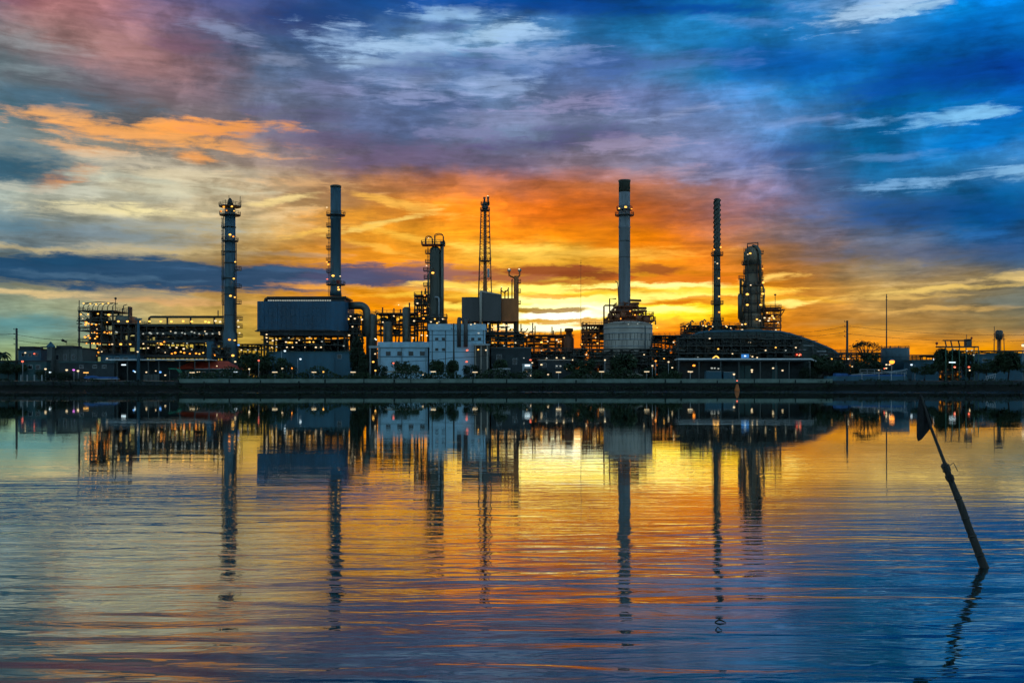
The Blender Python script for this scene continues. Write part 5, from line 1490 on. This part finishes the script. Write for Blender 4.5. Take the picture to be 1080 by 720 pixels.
t, w = frame('pipe_unit', 'dark pipework standing before the left part of the curved hall', 'process unit', 349, 5, 716, 800, [356, 364, 372], 10, pipes=4, vessels=.4, seed=85, col=.3, rail=True, fill=.5)
lamps(t, w, [(748, 357, 'w', .4), (757, 368, 'y', .4), (772, 373, 'w', .35)], -.8)
for nm, pa, pb, rows_, n_, sd_ in (('low pipework and decks under the twin grey furnace', 500, 552, [352, 359, 366], 7, 101), ('cluttered pipework between the fat dark column and the white wing', 452, 470, [334, 341], 3, 103),
                                   ('dense low pipework left of the stair tower', 552, 614, [370, 377, 384], 9, 105), ('low pipework at the foot of the hall slope', 862, 900, [376, 383], 5, 107), ('dark pipework and decks before the right slope of the curved hall', 800, 846, [357, 364, 371], 6, 109)):
    t, w = frame('pipe_unit', nm, 'process unit', {105: 372, 109: 349, 107: 350}.get(sd_, 366), 5, pa, pb, rows_, n_, pipes=4, vessels=.5, seed=sd_, col=.3, fill=.45)
    lamps(t, w, [(pa + (pb - pa) * (.15 + .23 * k), rows_[-1] - 1.5 - 3 * (k % 2), 'wydw'[k], .4) for k in range(4)], -.8)
t, w = frame('pipe_unit', 'low dark pipework before the foot of the round off white tank', 'process unit', 358, 5, 606, 716, [367.5, 375, 383], 12, pipes=4, vessels=.6, seed=87, col=.3, rail=False)
lamps(t, w, [(648, 376, 'd', .4), (668, 377.5, 'd', .4), (679, 374, 'w', .35), (700, 378, 'y', .35)], -.8)

# ------------------------------------------------------------------ jetty canopy
w = W(340)
t = T('jetty_canopy', 'long flat white roofed jetty canopy on slim columns before the curved hall', 'canopy', w.p(787, 402))
bx(t, 'roof', M['whitepaint'], w.x(715), w.x(855), 339, 347, w.z(379.3), w.z(377.9))
MB().prism([(w.x(855.02), w.z(379.3)), (w.x(855.02), w.z(377.9)), (w.x(860.5), w.z(380.6)), (w.x(860), w.z(381.4))], 339, 347).build('drooping_end', M['whitepaint'], t)
bx(t, 'fascia', M['darkwall'], w.x(716), w.x(855), 339.4, 346.5, w.z(381), w.z(379.32))
for px in (715.6, 737, 760, 779, 801.5, 818, 832, 854):
    MB().bar((w.x(px), 339.6, GZ - .1), (w.x(px), 339.6, w.z(379.4)), .28).build('column', M['grey'], t)
bx(t, 'back_wall', M['darkwall'], w.x(717), w.x(853), 346, 346.4, GZ, w.z(381.1))
for px in (783, 819, 790):
    bx(t, 'panel', M['teal'], w.x(px), w.x(px + 6), 345.7, 345.98, GZ, w.z(385))
lamps(t, w, [(733, 385.2, 'o', .6), (727.5, 391.5, 'w', .5), (729.5, 392, 'w', .4), (752, 388, 'd', .5), (755, 388, 'd'), (759, 388.5, 'd'), (794.5, 390, 'w', .5), (794.5, 392, 'w', .4), (817, 388, 'w', .45), (827, 390.5, 'w', .45), (710, 387.5, 'w', .4)], 2)
MB().prism([(w.x(751), w.z(377.8)), (w.x(753), w.z(376)), (w.x(755), w.z(374.8)), (w.x(757.5), w.z(376.2)), (w.x(758.5), w.z(377.8)), (w.x(757.5), w.z(377.8)), (w.x(755), w.z(375.8)), (w.x(752.5), w.z(377.8))], 339.5, 339.9).build('roof_lamp', G['y'], t)
w = W(341)
t = T('lit_sign', 'square blue lit sign box standing on the canopy roof', 'sign', w.p(785, 378))
bx(t, 'housing', M['steel'], w.x(780.8), w.x(789.8), 340.3, 341.5, w.z(377.9), w.z(373))
bx(t, 'sign_face', glow('sign_blue', (.05, .28, .8), .7), w.x(781.3), w.x(789.3), 340.2, 340.29, w.z(377.4), w.z(373.5))
lamps(t, w, [(785.3, 375.4, 'c', .5)], -.8)
w = W(335)
for px0, px1, top, lab in ((744.5, 761, 391.3, 'wider blue container under the canopy, left of two'), (763, 775, 392, 'narrower blue container under the canopy, right of two')):
    t = T('container', lab, 'container', w.p((px0 + px1) / 2, 402), 'containers under the canopy')
    bx(t, 'body', M['bluewall'], w.x(px0), w.x(px1), 335, 337.4, GZ - .1, w.z(top))
    for k in range(7):
        px = px0 + .5 + (px1 - px0 - 1) * k / 6
        bx(t, 'rib', M['bluewall'], w.x(px), w.x(px) + .12, 334.93, 335, GZ, w.z(top + .3))
    bx(t, 'top_rail', M['palegrey'], w.x(px0), w.x(px1), 334.94, 335.0, w.z(top + .4), w.z(top))
street_lamp('white lamp at the end of the narrower blue container', 334.5, 774, 394.5, 'w', group='lamps along the quay')
# orange buoy
w = W(322)
cx = w.x(777.4)
t = T('channel_buoy', 'small orange channel buoy with a red lamp before the quay wall', 'buoy', (cx, 322, 0))
MB().lathe(cx, 322, [(-.4, .78), (.5, .82), (.75, .68), (2.0, .36), (2.2, .36)], 18).build('body', M['buoy'], t)
MB().tube([(cx, 322, 2.2), (cx, 322, 3.1)], .12, 8).build('lamp_stem', M['steel'], t)
lamps(t, w, [(777.4, 401.4, 'r', .34)], 0)

# ------------------------------------------------------------------ right end
utility_pole('dark concrete pole with short arms right of the curved hall', 350, 893.5, 338, (0, 1.7, 3.4, 5.2), .34)
wr = W(350)
wires('', [(wr.p(892, 344), W(388).p(822, 350.5), 'upper cable between the right hand pole and the hall roof'), (wr.p(892, 350), W(388).p(826, 353.5), 'lower cable between the right hand pole and the hall roof'),
           (wr.p(895, 344), wr.p(1120, 352), 'upper cable running right from the pole by the bare tree'), (wr.p(895, 352), wr.p(1120, 358), 'lower cable running right from the pole by the bare tree')], .055)
t, w = frame('pipe_rack', 'low dark pipe rack behind the right hand pole', 'pipe rack', 396, 6, 882, 935, [371.5, 376], 6, pipes=3, vessels=.3, seed=91, col=.4, rail=True)
lamps(t, w, [(895, 386.5, 'w', .45), (898, 386.5, 'w', .45)], -40)
w = W(384)
cx, cy = w.x(948.3), 388
rd = 14.3 * w.s
t = T('storage_tank', 'round grey blue tank with a lamp glowing at its foot', 'tank', (cx, cy, GZ))
MB().lathe(cx, cy, [(GZ - .1, rd), (W(388).z(368), rd), (W(388).z(367), rd * .97), (W(388).z(366.5), rd * .3)], 36).build('shell', M['bluecol'], t)
for py in (376,):
    MB().lathe(cx, cy, [(w.z(py), rd + .1), (w.z(py) + .3, rd + .1)], 36).build('girder', M['bluecol'], t)
MB().rail([(cx + rd * math.cos(k * .393), cy + rd * math.sin(k * .393), W(388).z(367.6)) for k in range(17)], .9, 2.4, .09).build('railing', M['rail'], t)
for px in (939, 947.8):
    MB().tube([W(388).p(px, 368), W(388).p(px, 364.5)], .2, 6).build('vent_pipe', M['steel'], t)
street_lamp('bright orange lamp on a post before the grey blue tank', 352, 940.5, 381.5, 'o', r=.95, group='lamps along the quay')
t, w = frame('pipe_rack', 'thin pipe rack behind the grey blue tank', 'pipe rack', 400, 6, 962, 1005, [374, 379], 5, pipes=3, vessels=0, seed=93, col=.3, rail=False)
t, w = building('low_shed', 'low blue shed right of the grey blue tank', 'shed', 372, 8, 962, 990, 379.5, 'bluewall', roof='teal')
lamps(t, w, [(983, 379, 'c', .55)], -2)
street_lamp('slanted white lamp between the tank and the green frame', 348, 965, 384.5, 'c', arm=-1.3, group='lamps along the quay')
# blue landing stage
w = W(333.5)
t = T('landing_stage', 'long low blue landing stage with pale railings on the river wall', 'jetty', w.p(918, 402))
bx(t, 'hull', M['bluewall'], w.x(872), w.x(957), 333.4, 337, 2.6, w.z(396.5))
bx(t, 'deck', M['bluetarp'], w.x(896), w.x(956), 333.5, 337, w.z(396.48), w.z(394.8))
for px in (909, 927, 940, 954):
    MB().bar(w.p(px, 401), w.p(px, 393), .3).build('post', M['palegrey'], t)
MB().rail([w.p(907, 394.7), w.p(930, 394.7)], 1.6, 2.4, .11).build('railing', M['palegrey'], t)
MB().rail([w.p(930, 394.7), w.p(956, 394.7)], 1.0, 1.6, .11).build('railing', M['palegrey'], t)
MB().tube([w.p(898, 395), w.p(915, 394.4), w.p(930, 393.2), w.p(948, 391.5), w.p(957, 389.2)], .16, 6).build('handrail', M['palegrey'], t)
MB().prism([(w.x(940), w.z(394.6)), (w.x(946), w.z(390.4)), (w.x(958), w.z(388.8)), (w.x(955), w.z(394.6))], 334.5, 336.5).build('gangway', M['bluewall'], t)
lamps(t, w, [(933, 388.5, 'r', .35), (935, 388.2, 'w', .4), (927, 390, 'w', .35), (899, 386.4, 'w', .3)], .2)
bx(t, 'tarpaulin', M['bluetarp'], w.x(881), w.x(894), 333.2, 336, w.z(396.4), w.z(393.5))
# green gantry frame
w = W(350)
t = T('gantry', 'green posted gantry with a dark flat top beam over dark bushes', 'gantry', w.p(1010, 402))
for px in (996.2, 1003, 1010.5, 1017.5, 1026, 1030.5):
    MB().bar((w.x(px), 349, GZ - .1), (w.x(px), 349, w.z(365)), .26).build('post', M['greencol'], t)
bx(t, 'beam', M['steel'], w.x(988), w.x(1030), 348.7, 351, w.z(366.4), w.z(365))
bx(t, 'top_beam', M['steel'], w.x(994), w.x(1022.5), 349, 350, w.z(359.6), w.z(358.4))
for px in (998, 1004, 1012):
    MB().bar(w.p(px, 365), w.p(px - 1.2, 359.5), .35).build('strut', M['steel'], t)
bx(t, 'winch_cabin', M['boxgrey'], w.x(1018), w.x(1023), 349, 351, w.z(364.9), w.z(357.5))
for px, top in ((1019.3, 352.5), (1024.7, 356.5), (988, 362)):
    MB().tube([w.p(px, 366), w.p(px, top)], .1, 6).build('mast', M['steel'], t)
MB().sph(w.p(988, 362), .5, 8, 5).build('signal_lamp', M['redroof'], t)
MB().sph(w.p(1024.7, 356.3), .4, 8, 5).build('signal_lamp', M['redroof'], t)
bx(t, 'tube_lamp', G['c'], w.x(999), w.x(1005.5), 348.2, 348.6, w.z(382.7), w.z(381.6))
lamps(t, w, [(1005, 387, 'r', .5), (1005.3, 387.5, 'w', .35), (1020, 387, 'r', .5), (1020.2, 387.3, 'w', .3), (1020.8, 390.5, 'w', .4), (1023, 369.5, 'd', .4), (1018, 370, 'd', .4), (1005, 368.5, 'd', .35), (1025, 374.5, 'd', .4)], -1.4)
# water tower
w = W(430)
cx, cy = w.x(1053.7), 430
t = T('water_tower', 'small dark water tower on four legs', 'water tower', (cx, cy, GZ))
MB().lathe(cx, cy, [(w.z(357.5), 1.0), (w.z(356.5), 1.55), (w.z(349.3), 1.55), (w.z(348.2), .9)], 18).build('tank', M['boxgrey'], t)
for a, b in ((-1, -1), (1, -1), (1, 1), (-1, 1)):
    MB().bar((cx + a * 1.75, cy + b * 1.75, GZ - .1), (cx + a * 1.35, cy + b * 1.35, w.z(352)), .26).build('leg', M['steel'], t)
MB().tube([(cx, cy, GZ), (cx, cy, w.z(357))], .45, 10).build('riser', M['steel'], t)
bx(t, 'platform', M['steel'], cx - 1.9, cx + 1.9, cy - 1.9, cy + 1.9, w.z(358.2), w.z(357.6))
w = W(428)
t = T('lightning_pole', 'thin pole standing close beside the water tower', 'pole', w.p(1048.6, 402))
MB().tube([(w.x(1048.6), 428, GZ - .1), (w.x(1048.6), 428, w.z(344))], [.2, .12], 8).build('shaft', M['steel'], t)
MB().bar(w.p(1047.6, 352), w.p(1049.6, 352), .12).build('crossarm', M['steel'], t)
t, w = building('warehouse', 'long low pale blue warehouse behind the trees at the right', 'building', 384, 14, 1031, 1110, 373, 'bluewall', roof='bluewall', wins=[(1036, 1041, 378, 381), (1047, 1052, 378, 381)])
t, w = frame('pipe_rack', 'thin pipe rack running behind the gantry and water tower', 'pipe rack', 410, 6, 1006, 1100, [369.5, 373.5], 8, pipes=2, vessels=0, seed=95, col=.28, rail=False)
w = W(334)
t = T('boarding_steps', 'small pale folding steps on the river wall before the dark trees', 'steps', w.p(1045, 401))
for k in range(5):
    px = 1039.5 + k * 2.3
    MB().bar(w.p(px, 400.5), w.p(px + 1.2, 397.5 - k * .55), .2).build('tread', M['palegrey'], t)
MB().bar(w.p(1039.5, 397), w.p(1050.5, 394), .18).build('handrail', M['palegrey'], t)
MB().bar(w.p(1038, 400.4), w.p(1049, 400.4), .2).build('base_rail', M['palegrey'], t)
street_lamp('bright white lamp high at the right edge of the picture', 372, 1079, 364, 'w', r=.7, group='lamps along the quay')

# ------------------------------------------------------------------ quay tube lamps
for px, py, lab in ((203, 392.4, 'white tube lamp before the red roofed house'), (290, 392, 'white tube lamp before the blue annex, left end'), (331, 392, 'white tube lamp before the middle of the blue annex'), (372.5, 392, 'white tube lamp between the annex and the white building'),
                    (457, 391.5, 'white tube lamp before the taller white wing'), (501, 392, 'white tube lamp before the open fronted house'), (589, 392, 'white tube lamp before the low olive store'), (634.5, 391.5, 'white tube lamp left of the round tank, upper'),
                    (682, 391.5, 'white tube lamp below the right side of the round tank'), (728, 391.5, 'white tube lamp under the left end of the canopy')):
    street_lamp(lab, 334.5, px, py, 'w', tube_lamp=True, group='tube lamps along the quay', name='tube_lamp_post')
for px, py, k, lab in ((263, 389, 'w', 'small white lamp among the trees right of the red roof'), (273, 380, 'r', 'small red lamp among the trees right of the red roof'), (298, 388.5, 'w', 'small white lamp at the left end of the blue annex'), (308, 388, 'o', 'small orange lamp under the blue annex'),
                       (341, 392, 'y', 'small amber lamp under the blue annex'), (415, 382.8, 'r', 'red lamp on a post before the white building'), (396, 390.5, 'y', 'small amber lamp beside the pale portal'), (578, 394.8, 'w', 'white lamp low behind the quay wall near the kiosk'),
                       (691.5, 380.5, 'o', 'bright orange lamp right of the round tank'), (688, 385.5, 'w', 'white lamp just below the bright orange one'), (705, 381.5, 'w', 'white lamp between round tank and canopy'), (446, 395, 'w', 'low white lamp before the white building'), (638, 379.5, 'w', 'white lamp left of the round tank, beside the tree'), (670, 394.5, 'w', 'low white lamp behind the quay wall under the tank')):
    street_lamp(lab, 339.5, px, py, k, group='lamps along the quay', r=.34)
for px0, px1, py, lab in ((406, 449, 391, 'long parked pale roofed boat shed before the white building'), (660, 678, 393.8, 'low pale roofed shelter behind the quay wall under the tank')):
    w = W(336.5)
    t = T('shelter', lab, 'shelter', w.p((px0 + px1) / 2, 402))
    MB().prism([(w.x(px0), w.z(py + 1.2)), (w.x(px0 + 5), w.z(py)), (w.x(px1 - 6), w.z(py)), (w.x(px1), w.z(py + 1.6)), (w.x(px1), w.z(py + 2.1)), (w.x(px0), w.z(py + 1.7))], 336, 339).build('roof', M['tank'], t)
    for px in (px0 + 2, (px0 + px1) / 2, px1 - 2):
        MB().bar((w.x(px), 337, GZ - .1), (w.x(px), 337, w.z(py + 1.3)), .2).build('post', M['grey'], t)

# ------------------------------------------------------------------ trees
for a in (('dark leafy tree right of the red roofed house', 344, 262, 372, 'round', 26), ('dark tree at the left end of the navy furnace', 343, 284, 371, 'wide', 36), ('small round tree before the left of the blue annex', 341, 301, 378, 'bush', 24),
          ('tall dark tree between the annex and the exhaust elbow', 350, 376, 355, 'tall', 17), ('narrow dark tree before the pale portal', 346, 384, 371, 'tall', 11), ('small round tree beside the pale portal', 340, 402, 382, 'bush', 15),
          ('low broad bush before the white building, left one', 342, 428, 380.5, 'wide', 28), ('rounded dark tree before the taller white wing', 341, 461, 378, 'round', 20), ('dark tree before the pole of the white building', 341, 477.5, 378, 'round', 16), ('dark tree before the open fronted house', 342, 497, 381, 'bush', 20),
          ('dark tree before the olive block', 345, 528, 377, 'round', 18), ('dark tree right of the kiosk', 344, 571, 387, 'bush', 22), ('olive tree left of the white round tank', 345, 612, 379, 'wide', 34), ('broad dark tree before the white round tank', 343, 658, 371, 'round', 34),
          ('low dark bush under the white round tank, right one', 342, 684, 384, 'bush', 18), ('dark tree between tank and canopy', 344, 704, 381, 'bush', 22), ('dark tree at the foot of the hall slope', 342, 872, 374, 'wide', 36), ('lower dark bush at the right end of the canopy', 341, 852, 385, 'bush', 22),
          ('dark tree left of the right hand pole', 344, 886, 383, 'bush', 20), ('dark bush below the bare topped tree', 346, 917, 377, 'bush', 36), ('dark tree left of the gantry', 346, 975, 383, 'wide', 28), ('dark bush inside the gantry, left', 352, 993, 364.5, 'round', 18), ('dark bush inside the gantry, middle', 353, 1007, 366, 'round', 20), ('dark bush inside the gantry, right', 353, 1022, 366, 'bush', 18),
          ('dark tree right of the gantry', 346, 1040, 379, 'wide', 34), ('big dark tree at the right below the water tower', 345, 1063, 368, 'round', 30), ('dark tree cut by the right edge of the picture', 344, 1084, 377, 'wide', 30),
          ('dark tree at the far left before the teal shed', 343, 8, 380, 'wide', 36), ('dark bush between the teal shed and slim tower', 341, 48, 387, 'bush', 22), ('dark bush before the dark flat roofed shed', 340, 68, 390, 'bush', 18)):
    tree(*a)
# thin-crowned tree against the orange
w = W(362)
t = tree('bare topped spreading tree against the orange sky beside the right hand pole', 362, 913, 372, 'wide', 30)
r = random.Random(5)
for k in range(11):
    a = r.uniform(-1.25, 1.25)
    q = w.p(913 + math.sin(a) * 8, 371, r.uniform(-1.5, 1.5))
    e = w.p(913 + math.sin(a) * 16, 371 - math.cos(a) * 11, r.uniform(-3, 3))
    m_ = Vector(q).lerp(Vector(e), .55) + Vector((0, 0, .5))
    br = MB().tube([w.p(913, 382), q, m_, e], [.3, .2, .1, .05], 6).build('limb', M['bark'], t)
    vs, fs = [], []
    for _ in range(46):
        c = Vector(m_).lerp(Vector(e), r.uniform(-.1, 1.1)) + Vector((r.gauss(0, .7), r.gauss(0, .7), r.gauss(0, .35)))
        u = Vector((r.gauss(0, 1), r.gauss(0, 1), r.gauss(0, .4))).normalized() * .38
        v = Vector((r.gauss(0, .3), r.gauss(0, .3), 1)).normalized() * .16
        b = len(vs)
        vs += [c - u, c - v, c + u, c + v]
        fs.append((b, b + 1, b + 2, b + 3))
    MB().add(vs, fs).build('leaves', M['leaf2'], br)

# ------------------------------------------------------------------ flag pole in the water
Y0 = CAMH * F / (598 - HOR)
w = W(Y0)
base = Vector((w.x(1038.5), Y0, 0))
t = T('marker_pole', 'leaning weathered pole with a limp black flag standing in the water', 'marker pole', tuple(base))
mid = Vector(w.p(999.5, 489, .1))
dirv = (mid - base).normalized()
pts, rs = [], []
r = random.Random(2)
side_v = dirv.cross(Vector((0, 1, 0))).normalized()
for k in range(25):
    f = -.22 + 1.22 * k / 24
    wob = .004 * math.sin(f * 7.0) + .002 * math.sin(f * 17 + 1)
    pts.append(base.lerp(mid, f) + side_v * wob)
    rs.append((.049 - .014 * f) * (1 + .05 * r.uniform(-1, 1)))
MB().tube(pts, rs, 16).build('pole', M['wood'], t)
for f in (.12, .3, .47, .66, .84, .97):
    c = base.lerp(mid, f) + side_v * (.004 * math.sin(f * 7.0) + .002 * math.sin(f * 17 + 1))
    rr_ = (.049 - .014 * f)
    MB().tube([c - dirv * .014, c - dirv * .006, c + dirv * .006, c + dirv * .014], [rr_ * .98, rr_ * 1.16, rr_ * 1.16, rr_ * .98], 16).build('node_ring', M['wood'], t)
top = Vector(w.p(977.2, 417.5, .15))
rod0 = mid - dirv * .22 + side_v * .0
MB().tube([rod0 + Vector((0, -.05, 0)), mid + Vector((0, -.02, 0)), mid.lerp(top, .5) + side_v * .012, top], [.021, .021, .017, .010], 10).build('rod', M['wood'], t)
for k in range(9):
    c = mid - dirv * (.03 + k * .016 + (.05 if k > 4 else 0))
    n_ = 14
    ring = [c + (side_v * math.cos(a) + Vector((0, 1, 0)) * math.sin(a)) * .043 + dirv * .006 * math.sin(2 * a + k) for a in [2 * math.pi * q / n_ for q in range(n_ + 1)]]
    MB().tube(ring, .008, 6, False).build('lashing', M['wood'], t)
MB().tube([mid - dirv * .05 + Vector((0, -.05, 0)), mid - dirv * .02 + side_v * -.09 + Vector((0, -.05, 0)), mid - dirv * .13 + side_v * -.10 + Vector((0, -.05, 0))], .005, 5).build('cord_end', M['cordm'], t)
# limp pennant
fl = MB()
vs, fs = [], []
NU, NV = 14, 16
TL, TR, BL, BR = (976.3, 417), (977.5, 417.2), (973.0, 465.5), (989.0, 446.5)
edgeL = [(975.6, 415.8), (974.4, 424), (973.6, 436), (972.6, 450), (972.2, 461), (973.6, 466)]
edgeR = [(977.4, 416), (981, 425.5), (985, 435.5), (989, 445.5), (988, 451), (977.5, 464)]


def along(e, f):
    f *= len(e) - 1
    i = min(int(f), len(e) - 2)
    q = f - i
    return e[i][0] * (1 - q) + e[i + 1][0] * q, e[i][1] * (1 - q) + e[i + 1][1] * q


for sgn in (0, 1):
    for j in range(NV + 1):
        a, b = along(edgeL, j / NV), along(edgeR, j / NV)
        for i in range(NU + 1):
            f = i / NU
            px = a[0] * (1 - f) + b[0] * f
            py = a[1] * (1 - f) + b[1] * f
            fold = .035 * math.sin(f * 9 + j * .25) * (j / NV) * math.sin(math.pi * min(1, j / NV * 1.2))
            vs.append(w.p(px, py, .15 + fold + .006 * sgn))
K = (NU + 1) * (NV + 1)
for j in range(NV):
    for i in range(NU):
        a = j * (NU + 1) + i
        fs.append((a, a + 1, a + NU + 2, a + NU + 1))
        fs.append((K + a, K + a + NU + 1, K + a + NU + 2, K + a + 1))
edge = [i for i in range(NU)] + [j * (NU + 1) + NU for j in range(NV)] + [NV * (NU + 1) + i for i in range(NU, 0, -1)] + [j * (NU + 1) for j in range(NV, 0, -1)]
for q in range(len(edge)):
    a, b = edge[q], edge[(q + 1) % len(edge)]
    fs.append((a, a + K, b + K, b))
fl.add(vs, fs, True).build('flag', M['cloth'], t)
# drifting debris
for px, py, ln, lab in ((760, 656, .085, 'small dark floating twig below the slender strake chimney reflection'), (758, 664, .045, 'tiny dark floating leaf just under the floating twig')):
    Yd = CAMH * F / (py - HOR)
    w = W(Yd)
    o = MB().tube([(w.x(px) - ln * .6, Yd, .004), (w.x(px) - ln * .1, Yd + .02, .022), (w.x(px) + ln * .5, Yd - .02, .006)], [.006, .02 * ln / .1 * .6, .004], 7).build('floating_debris', M['bark'])
    tag(o, lab, 'debris', 'floating debris')
